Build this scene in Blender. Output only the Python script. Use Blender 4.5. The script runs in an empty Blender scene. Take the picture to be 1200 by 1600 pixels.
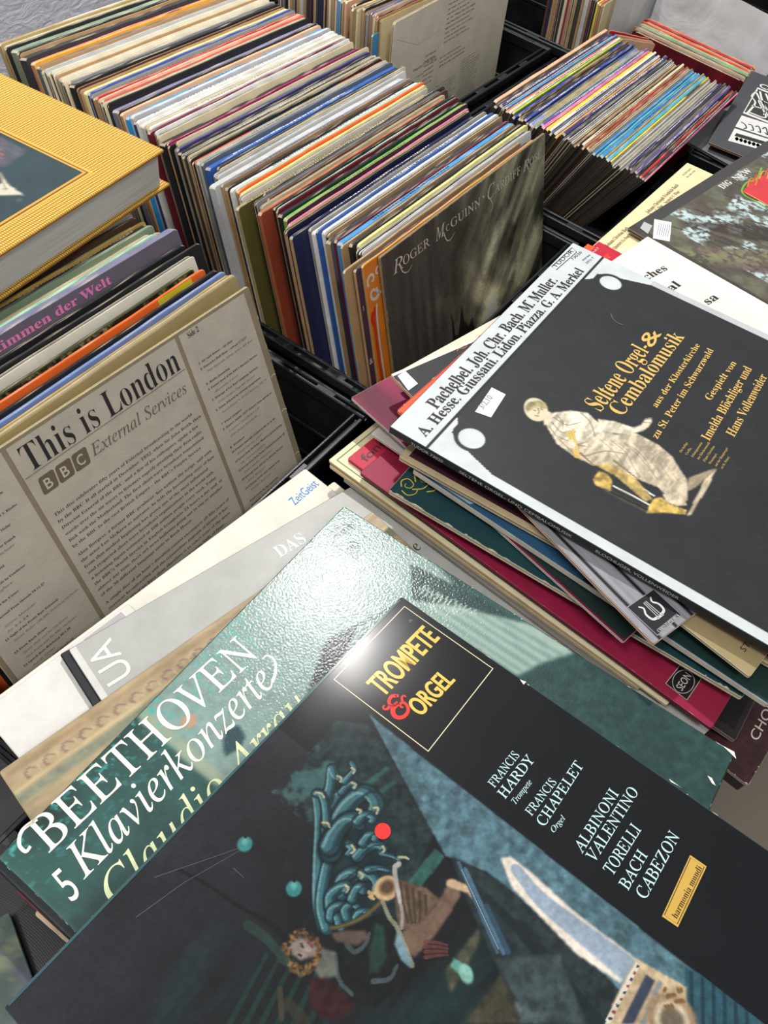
import bpy, math, random
import numpy as np
from mathutils import Matrix, Vector
random.seed(7); RN = np.random.RandomState(11)
SC = bpy.context.scene
COL = SC.collection
# ------------------------------------------------------------------ camera
CR = np.array([[0.809062, 0.568244, 0.150057], [0.535792, -0.608195, -0.585684], [-0.241547, 0.554254, -0.796528]])
CC = np.array([0.2896, -0.51931, 0.42635]); CF = 1251.4
def make_camera():
    cd = bpy.data.cameras.new('camera'); cd.sensor_fit = 'VERTICAL'; cd.sensor_height = 36.0
    cd.lens = CF * 36.0 / 1600.0; cd.clip_start = 0.02; cd.clip_end = 50
    co = bpy.data.objects.new('camera', cd); COL.objects.link(co)
    m = Matrix.Identity(4)
    for i in range(3):
        m[i][0] = CR[0][i]; m[i][1] = -CR[1][i]; m[i][2] = -CR[2][i]; m[i][3] = CC[i]
    co.matrix_world = m; SC.camera = co
make_camera()
def lin(c):
    c = np.asarray(c, float) / 255.0
    return np.where(c <= 0.04045, c / 12.92, ((c + 0.055) / 1.055) ** 2.4)
def unit(v): v = np.asarray(v, float); return v / np.linalg.norm(v)
# a point of the photograph carried onto a real plane of the place
def view_ray(p): return CR.T @ np.array([(p[0] - 600) / CF, (p[1] - 800) / CF, 1.0])
def on_plane(p, P, n): r = view_ray(p); return CC + r * (((P - CC) @ n) / (r @ n))
def on_level(p, z): return on_plane(p, np.array([0, 0, z]), np.array([0, 0, 1.0]))
# ------------------------------------------------------------------ noise
def _hash(ix, iy, s):
    h = (ix * 374761393 + iy * 668265263 + s * 1442695041) & 0xffffffff
    h = ((h ^ (h >> 13)) * 1274126177) & 0xffffffff
    return ((h ^ (h >> 16)) & 0xffff) / 65535.0
def vnoise(x, y, s=0):
    ix = np.floor(x).astype(np.int64); iy = np.floor(y).astype(np.int64); fx = x - ix; fy = y - iy
    fx = fx * fx * (3 - 2 * fx); fy = fy * fy * (3 - 2 * fy)
    a = _hash(ix, iy, s); b = _hash(ix + 1, iy, s); c = _hash(ix, iy + 1, s); d = _hash(ix + 1, iy + 1, s)
    return (a * (1 - fx) + b * fx) * (1 - fy) + (c * (1 - fx) + d * fx) * fy
def fbm(x, y, s=0, o=4):
    t = 0; a = .5; n = 0
    for i in range(o):
        t = t + a * vnoise(x * 2 ** i + 17 * i, y * 2 ** i - 9 * i, s + i); n += a; a *= .5
    return t / n
# ------------------------------------------------------------------ materials
def nodes(name):
    m = bpy.data.materials.new(name); m.use_nodes = True; nt = m.node_tree; b = nt.nodes['Principled BSDF']
    return m, nt, b
def link(nt, a, b): nt.links.new(a, b)
def tex(nt, kind, **kw):
    n = nt.nodes.new(kind)
    for k, v in kw.items():
        if k in n.inputs: n.inputs[k].default_value = v
        else: setattr(n, k, v)
    return n
def ramp(nt, src, p0, c0, p1, c1):
    r = nt.nodes.new('ShaderNodeValToRGB'); r.color_ramp.elements[0].position = p0; r.color_ramp.elements[1].position = p1
    r.color_ramp.elements[0].color = (*c0, 1); r.color_ramp.elements[1].color = (*c1, 1); link(nt, src, r.inputs[0]); return r
def card(name, rough=.5, coat=0., coat_rough=.05, bump=0., bscale=300., grime=.12, spec=.5, bdist=.0005, buckle=0.):
    m, nt, b = nodes(name)
    at = tex(nt, 'ShaderNodeAttribute', attribute_name='Col')
    tc = nt.nodes.new('ShaderNodeTexCoord')
    no = tex(nt, 'ShaderNodeTexNoise', Scale=38.0, Detail=6.0, Roughness=.65); link(nt, tc.outputs['Object'], no.inputs['Vector'])
    rp = ramp(nt, no.outputs['Fac'], .35, (1 - grime,) * 3, .62, (1, 1, 1))
    mx = nt.nodes.new('ShaderNodeMix'); mx.data_type = 'RGBA'; mx.blend_type = 'MULTIPLY'; mx.inputs[0].default_value = 1
    link(nt, at.outputs['Color'], mx.inputs[6]); link(nt, rp.outputs[0], mx.inputs[7]); link(nt, mx.outputs[2], b.inputs['Base Color'])
    no2 = tex(nt, 'ShaderNodeTexNoise', Scale=14.0, Detail=3.0); link(nt, tc.outputs['Object'], no2.inputs['Vector'])
    mr = nt.nodes.new('ShaderNodeMapRange'); mr.inputs['To Min'].default_value = rough * .85; mr.inputs['To Max'].default_value = min(1, rough * 1.2)
    link(nt, no2.outputs['Fac'], mr.inputs['Value']); link(nt, mr.outputs[0], b.inputs['Roughness'])
    b.inputs['Specular IOR Level'].default_value = spec
    b.inputs['Coat Weight'].default_value = coat; b.inputs['Coat Roughness'].default_value = coat_rough
    prev = None
    if buckle:
        n3 = tex(nt, 'ShaderNodeTexNoise', Scale=9.0, Detail=1.5); link(nt, tc.outputs['Object'], n3.inputs['Vector'])
        bp = nt.nodes.new('ShaderNodeBump'); bp.inputs['Strength'].default_value = 1; bp.inputs['Distance'].default_value = buckle
        link(nt, n3.outputs['Fac'], bp.inputs['Height']); prev = bp
    if bump:
        nb = tex(nt, 'ShaderNodeTexNoise', Scale=bscale, Detail=3.0); link(nt, tc.outputs['Object'], nb.inputs['Vector'])
        bp = nt.nodes.new('ShaderNodeBump'); bp.inputs['Strength'].default_value = bump; bp.inputs['Distance'].default_value = bdist
        link(nt, nb.outputs['Fac'], bp.inputs['Height'])
        if prev: link(nt, prev.outputs[0], bp.inputs['Normal'])
        prev = bp
    if prev:
        link(nt, prev.outputs[0], b.inputs['Normal']); link(nt, prev.outputs[0], b.inputs['Coat Normal'])
    return m
M = {}
M['matte'] = card('printed card matte', .6, bump=.25, bscale=500)
M['satin'] = card('printed card satin', .5, coat=.12, coat_rough=.25, buckle=.0004, spec=.3)
M['gloss'] = card('laminated card glossy', .55, coat=.16, coat_rough=.17, buckle=.0006, grime=.05, spec=.1)
M['linen'] = card('laminated card textured gloss', .5, coat=.42, coat_rough=.15, bump=1., bscale=560, bdist=.0002, buckle=.0003, grime=.05, spec=.2)
M['edge'] = card('sleeve edges worn', .62, grime=.28, bump=.5, bscale=400)
M['paper'] = card('paper sticker', .7, grime=.05)
def plastic():
    m, nt, b = nodes('black moulded plastic')
    tc = nt.nodes.new('ShaderNodeTexCoord')
    n = tex(nt, 'ShaderNodeTexNoise', Scale=26.0, Detail=5.0); link(nt, tc.outputs['Object'], n.inputs['Vector'])
    r = ramp(nt, n.outputs['Fac'], .3, lin((14, 15, 18)), .75, lin((30, 32, 36))); link(nt, r.outputs[0], b.inputs['Base Color'])
    r2 = ramp(nt, n.outputs['Fac'], .3, (.28,) * 3, .7, (.5,) * 3); link(nt, r2.outputs[0], b.inputs['Roughness'])
    n2 = tex(nt, 'ShaderNodeTexNoise', Scale=600.0, Detail=2.0); link(nt, tc.outputs['Object'], n2.inputs['Vector'])
    bp = nt.nodes.new('ShaderNodeBump'); bp.inputs['Strength'].default_value = .25; bp.inputs['Distance'].default_value = .0004
    link(nt, n2.outputs['Fac'], bp.inputs['Height']); link(nt, bp.outputs[0], b.inputs['Normal'])
    return m
M['plastic'] = plastic()
def cloth():
    m, nt, b = nodes('yellow woven book cloth')
    tc = nt.nodes.new('ShaderNodeTexCoord')
    mp = nt.nodes.new('ShaderNodeMapping'); mp.inputs['Scale'].default_value = (1, 1, 1); link(nt, tc.outputs['Object'], mp.inputs['Vector'])
    w1 = tex(nt, 'ShaderNodeTexWave', Scale=112.0, Distortion=.8, Detail=1.0); w1.bands_direction = 'X'; link(nt, mp.outputs[0], w1.inputs['Vector'])
    w2 = tex(nt, 'ShaderNodeTexWave', Scale=150.0, Distortion=.8, Detail=1.0); w2.bands_direction = 'Y'; link(nt, mp.outputs[0], w2.inputs['Vector'])
    mu = nt.nodes.new('ShaderNodeMath'); mu.operation = 'MULTIPLY'; link(nt, w1.outputs['Fac'], mu.inputs[0]); link(nt, w2.outputs['Fac'], mu.inputs[1])
    r = ramp(nt, mu.outputs[0], .03, lin((150, 100, 22)), .38, lin((248, 206, 92))); link(nt, r.outputs[0], b.inputs['Base Color'])
    bp = nt.nodes.new('ShaderNodeBump'); bp.inputs['Strength'].default_value = .8; bp.inputs['Distance'].default_value = .0006
    link(nt, mu.outputs[0], bp.inputs['Height']); link(nt, bp.outputs[0], b.inputs['Normal']); b.inputs['Roughness'].default_value = .7
    return m
M['cloth'] = cloth()
def pages():
    m, nt, b = nodes('book page edges')
    tc = nt.nodes.new('ShaderNodeTexCoord'); mp = nt.nodes.new('ShaderNodeMapping'); mp.inputs['Scale'].default_value = (6, 6, 900)
    link(nt, tc.outputs['Object'], mp.inputs['Vector'])
    n = tex(nt, 'ShaderNodeTexNoise', Scale=2.0, Detail=4.0); link(nt, mp.outputs[0], n.inputs['Vector'])
    r = ramp(nt, n.outputs['Fac'], .3, lin((186, 182, 176)), .7, lin((222, 218, 212))); link(nt, r.outputs[0], b.inputs['Base Color'])
    bp = nt.nodes.new('ShaderNodeBump'); bp.inputs['Strength'].default_value = .5; bp.inputs['Distance'].default_value = .0006
    link(nt, n.outputs['Fac'], bp.inputs['Height']); link(nt, bp.outputs[0], b.inputs['Normal']); b.inputs['Roughness'].default_value = .8
    return m
M['pages'] = pages()
def film():
    m, nt, b = nodes('thin translucent sleeve film')
    tc = nt.nodes.new('ShaderNodeTexCoord')
    n = tex(nt, 'ShaderNodeTexNoise', Scale=9.0, Detail=6.0, Distortion=1.5); link(nt, tc.outputs['Object'], n.inputs['Vector'])
    r = ramp(nt, n.outputs['Fac'], .3, lin((215, 214, 214)), .75, lin((240, 240, 240))); link(nt, r.outputs[0], b.inputs['Base Color'])
    b.inputs['Roughness'].default_value = .4; b.inputs['Alpha'].default_value = .95
    b.inputs['Transmission Weight'].default_value = .15
    bp = nt.nodes.new('ShaderNodeBump'); bp.inputs['Strength'].default_value = .8; bp.inputs['Distance'].default_value = .006
    link(nt, n.outputs['Fac'], bp.inputs['Height']); link(nt, bp.outputs[0], b.inputs['Normal'])
    return m
M['film'] = film()
def vinyl():
    m, nt, b = nodes('black vinyl grooves')
    tc = nt.nodes.new('ShaderNodeTexCoord'); w = tex(nt, 'ShaderNodeTexWave', Scale=260.0, Distortion=.3); w.wave_type = 'RINGS'; w.rings_direction = 'Z'
    link(nt, tc.outputs['Object'], w.inputs['Vector'])
    r = ramp(nt, w.outputs['Fac'], .2, lin((12, 12, 13)), .9, lin((17, 17, 19))); link(nt, r.outputs[0], b.inputs['Base Color'])
    bp = nt.nodes.new('ShaderNodeBump'); bp.inputs['Strength'].default_value = .12; bp.inputs['Distance'].default_value = .0001
    link(nt, w.outputs['Fac'], bp.inputs['Height']); link(nt, bp.outputs[0], b.inputs['Normal']); b.inputs['Roughness'].default_value = .3
    return m
M['vinyl'] = vinyl()
# ------------------------------------------------------------------ mesh builder
class MB:
    def __init__(s): s.v = []; s.c = []; s.f = []; s.m = []; s.n = 0; s.mats = []
    def mi(s, mat):
        if mat not in s.mats: s.mats.append(mat)
        return s.mats.index(mat)
    def add(s, v, f, col, mat):
        v = np.asarray(v, float).reshape(-1, 3); col = np.asarray(col, float)
        if col.ndim == 1: col = np.tile(col[:3], (len(v), 1))
        s.v.append(v); s.c.append(col); b = s.n; k = s.mi(mat)
        s.f.extend([tuple(int(i) + b for i in q) for q in f]); s.m.extend([k] * len(f)); s.n += len(v)
    def box(s, x0, y0, z0, x1, y1, z1, col=(1, 1, 1), mat='plastic', bev=0.):
        if bev <= 0:
            v = [(x, y, z) for z in (z0, z1) for y in (y0, y1) for x in (x0, x1)]
            f = [(0, 2, 3, 1), (4, 5, 7, 6), (0, 1, 5, 4), (2, 6, 7, 3), (0, 4, 6, 2), (1, 3, 7, 5)]
            s.add(v, f, col, mat); return
        b = min(bev, (x1 - x0) * .45, (y1 - y0) * .45, (z1 - z0) * .45)
        # bevelled box: 24 verts
        v = []; idx = {}
        for sx in (0, 1):
            for sy in (0, 1):
                for sz in (0, 1):
                    X = (x0, x1)[sx]; Y = (y0, y1)[sy]; Z = (z0, z1)[sz]; dx = b * (1 - 2 * sx); dy = b * (1 - 2 * sy); dz = b * (1 - 2 * sz)
                    for a, p in (('x', (X, Y + dy, Z + dz)), ('y', (X + dx, Y, Z + dz)), ('z', (X + dx, Y + dy, Z))):
                        idx[(sx, sy, sz, a)] = len(v); v.append(p)
        f = []
        q = lambda l: f.append(tuple(idx[t] for t in l))
        for a, ax in (('x', 0), ('y', 1), ('z', 2)):
            o1, o2 = [i for i in range(3) if i != ax]
            for sd in (0, 1):
                l = []
                for (p, r) in ((0, 0), (1, 0), (1, 1), (0, 1)):
                    t = [0, 0, 0]; t[ax] = sd; t[o1] = p; t[o2] = r; l.append((*t, a))
                q(l)
        for ax in range(3):
            o1, o2 = [i for i in range(3) if i != ax]; an = 'xyz'
            for p in (0, 1):
                for r in (0, 1):
                    t0 = [0, 0, 0]; t0[o1] = p; t0[o2] = r; t1 = list(t0); t1[ax] = 1
                    q([(*t0, an[o1]), (*t1, an[o1]), (*t1, an[o2]), (*t0, an[o2])])
        for c in [(i, j, k) for i in (0, 1) for j in (0, 1) for k in (0, 1)]: q([(*c, 'x'), (*c, 'y'), (*c, 'z')])
        s.add(v, f, col, mat)
    def build(s, name, parent=None, matrix=None, smooth=False):
        me = bpy.data.meshes.new(name)
        V = np.concatenate(s.v) if s.v else np.zeros((0, 3)); Cc = np.concatenate(s.c)
        me.from_pydata(V.tolist(), [], s.f); me.update()
        a = me.color_attributes.new('Col', 'FLOAT_COLOR', 'POINT')
        a.data.foreach_set('color', np.concatenate([Cc, np.ones((len(Cc), 1))], 1).astype(np.float32).ravel())
        for k in s.mats: me.materials.append(M[k])
        me.polygons.foreach_set('material_index', s.m)
        if smooth: me.polygons.foreach_set('use_smooth', [True] * len(me.polygons))
        o = bpy.data.objects.new(name, me); COL.objects.link(o)
        if parent is not None: o.parent = parent
        if matrix is not None: o.matrix_world = matrix if parent is None else o.matrix_world
        return o
def tag(o, label=None, cat=None, group=None, kind=None):
    if label: o['label'] = label
    if cat: o['category'] = cat
    if group: o['group'] = group
    if kind: o['kind'] = kind
    return o
def empty(name, matrix=None):
    o = bpy.data.objects.new(name, None); o.empty_display_size = .02; COL.objects.link(o)
    if matrix is not None: o.matrix_world = matrix
    return o
# ------------------------------------------------------------------ lettering
def _mb(c):
    if 'A' <= c <= 'Z': return chr(0x1D400 + ord(c) - 65)
    if 'a' <= c <= 'z': return chr(0x1D41A + ord(c) - 97)
    if '0' <= c <= '9': return chr(0x1D7CE + ord(c) - 48)
    return c
def _mi(c):
    if 'A' <= c <= 'Z': return chr(0x1D434 + ord(c) - 65)
    if c == 'h': return '\u210e'
    if 'a' <= c <= 'z': return chr(0x1D44E + ord(c) - 97)
    return c
STY = dict(serif=(_mb, -.004, 0), serifb=(_mb, .006, 0), light=(_mb, -.009, 0), ital=(_mi, 0, 0), italb=(_mi, .006, 0), roman=(_mi, .002, -.27), romanb=(_mi, .008, -.27), sans=(None, 0, 0), sansb=(None, .011, 0), sanst=(None, -.006, 0))
_tc = {}
def glyphs(s, style, res=3):
    k = (s, style, res)
    if k in _tc: return _tc[k]
    fn, off, sh = STY[style]
    cu = bpy.data.curves.new('lettering', 'FONT'); cu.body = ''.join(fn(c) for c in s) if fn else s
    cu.offset = off; cu.resolution_u = res
    ob = bpy.data.objects.new('lettering', cu)
    me = ob.to_mesh(); n = len(me.vertices); v = np.zeros(n * 3); me.vertices.foreach_get('co', v); v = v.reshape(-1, 3)[:, :2].copy()
    f = [tuple(p.vertices) for p in me.polygons]
    ob.to_mesh_clear(); bpy.data.objects.remove(ob); bpy.data.curves.remove(cu)
    if sh and n: v[:, 0] += sh * v[:, 1]
    w = (v[:, 0].max() if n else 0)
    _tc[k] = (v, f, w); return _tc[k]
# ------------------------------------------------------------------ painted artwork (a colour grid that lies in the cover)
class Art:
    def __init__(s, W, H, res, base):
        s.W, s.H = W, H; s.nx = int(W / res) + 1; s.ny = int(H / res) + 1
        s.X, s.Y = np.meshgrid(np.linspace(0, W, s.nx), np.linspace(0, H, s.ny)); s.c = np.zeros((s.ny, s.nx, 3)); s.c[:] = base
    def blend(s, m, col):
        col = np.asarray(col, float); s.c = s.c * (1 - m[..., None]) + col * m[..., None]
    def mask(s, pts):
        P = np.asarray(pts, float); x0, y0 = P.min(0); x1, y1 = P.max(0); m = np.zeros(s.X.shape)
        jx = slice(*np.searchsorted(s.X[0], (x0, x1))); iy = slice(*np.searchsorted(s.Y[:, 0], (y0, y1)))
        X = s.X[iy, jx]; Y = s.Y[iy, jx]; ins = np.zeros(X.shape, bool)
        for i in range(len(P)):
            ax, ay = P[i]; bx, by = P[i - 1]
            if ay == by: continue
            cnd = ((ay > Y) != (by > Y)) & (X < (bx - ax) * (Y - ay) / (by - ay) + ax); ins ^= cnd
        m[iy, jx] = ins; return m
    def poly(s, pts, col, a=1., noise=0., soft=0):
        m = s.mask(pts)
        for _ in range(soft):
            m = (m + np.roll(m, 1, 0) + np.roll(m, -1, 0) + np.roll(m, 1, 1) + np.roll(m, -1, 1)) / 5
        c = np.asarray(col, float)
        if noise: c = c * (1 + noise * (fbm(s.X * .25, s.Y * .25, 3) - .5)[..., None] * 2)
        s.blend(m * a, c)
    def ell(s, cx, cy, rx, ry, col, ang=0, a=1., soft=.15):
        ca, sa = math.cos(math.radians(ang)), math.sin(math.radians(ang)); dx = s.X - cx; dy = s.Y - cy
        r = np.sqrt(((dx * ca + dy * sa) / rx) ** 2 + ((-dx * sa + dy * ca) / ry) ** 2)
        s.blend(np.clip((1 - r) / soft, 0, 1) * a, col)
    def stroke(s, pts, w0, w1, col, a=1., hl=None, sub=8):
        P = smooth(pts, sub); n = len(P); D = np.full(s.X.shape, 9.)
        x0, y0 = P.min(0) - max(w0, w1); x1, y1 = P.max(0) + max(w0, w1)
        jx = slice(*np.searchsorted(s.X[0], (x0, x1))); iy = slice(*np.searchsorted(s.Y[:, 0], (y0, y1)))
        X = s.X[iy, jx]; Y = s.Y[iy, jx]
        if X.size == 0: return
        D = np.full(X.shape, 9.)
        for i in range(n - 1):
            ax, ay = P[i]; bx, by = P[i + 1]; L = (bx - ax) ** 2 + (by - ay) ** 2 + 1e-9
            t = np.clip(((X - ax) * (bx - ax) + (Y - ay) * (by - ay)) / L, 0, 1); w = w0 + (w1 - w0) * (i + t) / (n - 1)
            D = np.minimum(D, np.hypot(X - ax - t * (bx - ax), Y - ay - t * (by - ay)) / (w / 2))
        m = np.zeros(s.X.shape); m[iy, jx] = np.clip((1.15 - D) / .3, 0, 1); s.blend(m * a, col)
        if hl is not None:
            m = np.zeros(s.X.shape); m[iy, jx] = np.clip((.45 - D) / .4, 0, 1); s.blend(m * a * .8, hl)
def smooth(pts, sub=8):
    P = np.asarray(pts, float)
    if len(P) < 3: return P
    Q = np.vstack([2 * P[0] - P[1], P, 2 * P[-1] - P[-2]]); out = []
    for i in range(1, len(Q) - 2):
        p0, p1, p2, p3 = Q[i - 1:i + 3]
        for t in np.linspace(0, 1, sub, endpoint=False):
            out.append(.5 * ((2 * p1) + (-p0 + p2) * t + (2 * p0 - 5 * p1 + 4 * p2 - p3) * t * t + (-p0 + 3 * p1 - 3 * p2 + p3) * t ** 3))
    out.append(P[-1]); return np.array(out)
# ------------------------------------------------------------------ a cover: local mm coordinates (u across, v down its face)
WHITE = (236, 232, 222)
class Cover:
    def __init__(s, P, u, d, W=315., H=315., T=4., mat='satin'):
        s.P = np.array(P, float); s.u = unit(u); d = np.array(d, float); s.d = unit(d - s.u * (d @ s.u)); s.n = np.cross(s.d, s.u)
        s.W, s.H, s.T, s.mat = W, H, T, mat; s.mb = MB(); s.lay = 0
    def matrix(s):
        m = Matrix.Identity(4)
        for i in range(3): m[i][0] = s.u[i]; m[i][1] = -s.d[i]; m[i][2] = s.n[i]; m[i][3] = s.P[i]
        return m
    def uv(s, p): q = on_plane(p, s.P, s.n) - s.P; return np.array([q @ s.u, q @ s.d]) * 1000
    def uvs(s, pts): return [s.uv(p) for p in pts]
    def w(s, layer): return .00006 + .00006 * layer
    def pts(s, uv, layer): uv = np.asarray(uv, float); return np.column_stack([uv[:, 0] / 1000, -uv[:, 1] / 1000, np.full(len(uv), s.w(layer))])
    def body(s, top=None, side=(200, 190, 165), back=None, r=2.5, art=None, spine=None, bend=None, core=None):
        W, H, T = s.W / 1000, s.H / 1000, s.T / 1000; rr = r / 1000
        ring = []
        for cx, cy, a0 in ((W - rr, -rr, 90), (W - rr, -H + rr, 0), (rr, -H + rr, -90), (rr, -rr, -180)):
            for k in range(4): a = math.radians(a0 - k * 30); ring.append((cx + rr * math.cos(a), cy + rr * math.sin(a)))
        n = len(ring); cs = lin(side); ct = lin(top) if top is not None else cs; cb = lin(back) if back is not None else cs
        e = min(.0006, T * .2)
        def lay(z, ins=0.):
            return [(min(max(x, ins), W - ins), max(min(y, -ins), -H + ins), z) for x, y in ring]
        # rounded card edge, then a darker seam between the two panels of the sleeve
        prof = [(0, e * .9, ct), (-e * .5, 0, cs), (-T * .32, 0, cs), (-T * .36, e * 1.2, lin(core) if core is not None else cs * .35), (-T * .64, e * 1.2, lin(core) if core is not None else cs * .35), (-T * .68, 0, cs), (-T + e * .5, 0, cs), (-T, e * .9, cb)]
        if spine is not None: prof = [(0, e * .9, ct), (-e * .5, 0, lin(spine)), (-T + e * .5, 0, lin(spine)), (-T, e * .9, cb)]
        V = []; Cc = []
        for z, ins, c in prof:
            L = lay(z, ins); V += L; Cc += [c] * n
        F = []
        for k in range(len(prof) - 1):
            for i in range(n): j = (i + 1) % n; F.append((k * n + i, k * n + j, (k + 1) * n + j, (k + 1) * n + i))
        s.mb.add(V, F, Cc, 'edge')
        s.mb.add(lay(-T, e * .9), [tuple(range(n))], cb, s.mat)
        if art is None: s.mb.add(lay(0, e * .9), [tuple(range(n))[::-1]], ct, s.mat)
        else:
            s.mb.add([(x, y, z - .00003) for x, y, z in lay(0, e * .9)], [tuple(range(n))[::-1]], ct, s.mat); s.art(art, e * .9)
        return s
    def art(s, A, ins=0., u0=0., v0=0., layer=-1):
        nx, ny = A.nx, A.ny; X = np.clip((A.X + u0) / 1000, ins, s.W / 1000 - ins); Y = np.clip((A.Y + v0) / 1000, ins, s.H / 1000 - ins)
        V = np.column_stack([X.ravel(), -Y.ravel(), np.full(nx * ny, .00001 if layer < 0 else s.w(layer))])
        i = np.arange(ny - 1)[:, None] * nx + np.arange(nx - 1)[None, :]; i = i.ravel()
        F = np.column_stack([i, i + nx, i + nx + 1, i + 1])
        s.mb.add(V, F.tolist(), lin(np.clip(A.c.reshape(-1, 3), 0, 255)), s.mat)
    def poly(s, uv, col, layer=1, mat=None): s.mb.add(s.pts(uv, layer), [tuple(range(len(uv)))], lin(col), mat or s.mat)
    def rect(s, u0, v0, u1, v1, col, layer=1, mat=None): s.poly([(u0, v0), (u0, v1), (u1, v1), (u1, v0)], col, layer, mat)
    def line(s, uv, wd, col, layer=2, w1=None, closed=False):
        P = np.asarray(uv, float); n = len(P); w1 = wd if w1 is None else w1
        if closed: P = np.vstack([P, P[0]]); n += 1
        L = []; R = []
        for i in range(n):
            if closed: t = P[(i + 1) % (n - 1)] - P[(i - 1) % (n - 1)]
            else: t = P[min(i + 1, n - 1)] - P[max(i - 1, 0)]
            t = t / (np.linalg.norm(t) + 1e-9); nn = np.array([-t[1], t[0]]); w = (wd + (w1 - wd) * i / (n - 1)) / 2
            if closed and n == 5: w *= 1.414
            L.append(P[i] + nn * w); R.append(P[i] - nn * w)
        V = s.pts(L + R, layer); s.mb.add(V, [(i, i + 1, n + i + 1, n + i) for i in range(n - 1)], lin(col), s.mat)
    def disc(s, u, v, r, col, layer=2, r2=None, seg=28, mat=None):
        s.poly([(u + r * math.cos(a), v + (r2 or r) * math.sin(a)) for a in np.linspace(0, 2 * math.pi, seg, endpoint=False)], col, layer, mat)
    def text(s, t, u, v, cap, col, style='serif', ang=0., width=None, layer=3, res=3, track=1., align=0):
        V, F, w = glyphs(t, style, res)
        if not len(V): return
        sz = cap / .69; sx = sz if width is None else width / max(w, .01); X = V[:, 0] * sx - align * w * sx; Y = V[:, 1] * sz
        a = math.radians(ang); ca, sa = math.cos(a), math.sin(a)
        uv = np.column_stack([u + X * ca - Y * sa, v - X * sa - Y * ca]); s.mb.add(s.pts(uv, layer), F, lin(col), s.mat)
        # umlaut dots where the serif face has none are set by umlaut()
    def tpx(s, t, p0, p1, cap, col, style='serif', layer=3, res=3):
        a, b = s.uv(p0), s.uv(p1); dv = b - a; s.text(t, a[0], a[1], cap, col, style, math.degrees(math.atan2(-dv[1], dv[0])), np.linalg.norm(dv), layer, res)
    def wear(s, col, edges='trbl', n=30, size=1.2, seed=1, layer=4):
        R = random.Random(seed)
        for e in edges:
            L = s.W if e in 'tb' else s.H
            for _ in range(n):
                c = R.random() * L; l = R.random() ** 2 * size * 4 + .5; dd = R.random() ** 1.6 * size
                p = [(c - l, .3), (c - l * .3, dd), (c + l * .5, dd * .7), (c + l, .3)]; q = []
                for a, b in p:
                    a = min(max(a, .8), L - .8)
                    q.append({'t': (a, b), 'b': (a, s.H - b), 'l': (b, a), 'r': (s.W - b, a)}[e])
                s.poly(q, col, layer)
        return s
    def build(s, name, label=None, cat=None, group=None, parent=None):
        o = s.mb.build(name, parent)
        if parent is None: o.matrix_world = s.matrix(); tag(o, label, cat, group)
        return o
def sticker(cov, parent, name, pts, col, marks=None, label=None):
    """a paper sticker on a cover, as a child mesh of the cover"""
    t = Cover(cov.P, cov.u, cov.d, cov.W, cov.H, cov.T, 'paper'); P = np.asarray(pts, float); V = t.pts(P, 8); V2 = V.copy(); V2[:, 2] -= .0002; n = len(P)
    t.mb.add(np.vstack([V, V2]), [tuple(range(n)), tuple(range(n, 2 * n))[::-1]] + [(i, (i + 1) % n, n + (i + 1) % n, n + i) for i in range(n)], lin(col), 'paper')
    if marks: marks(t)
    o = t.mb.build(name, parent)
    if label: o['label'] = label
    return o
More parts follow.
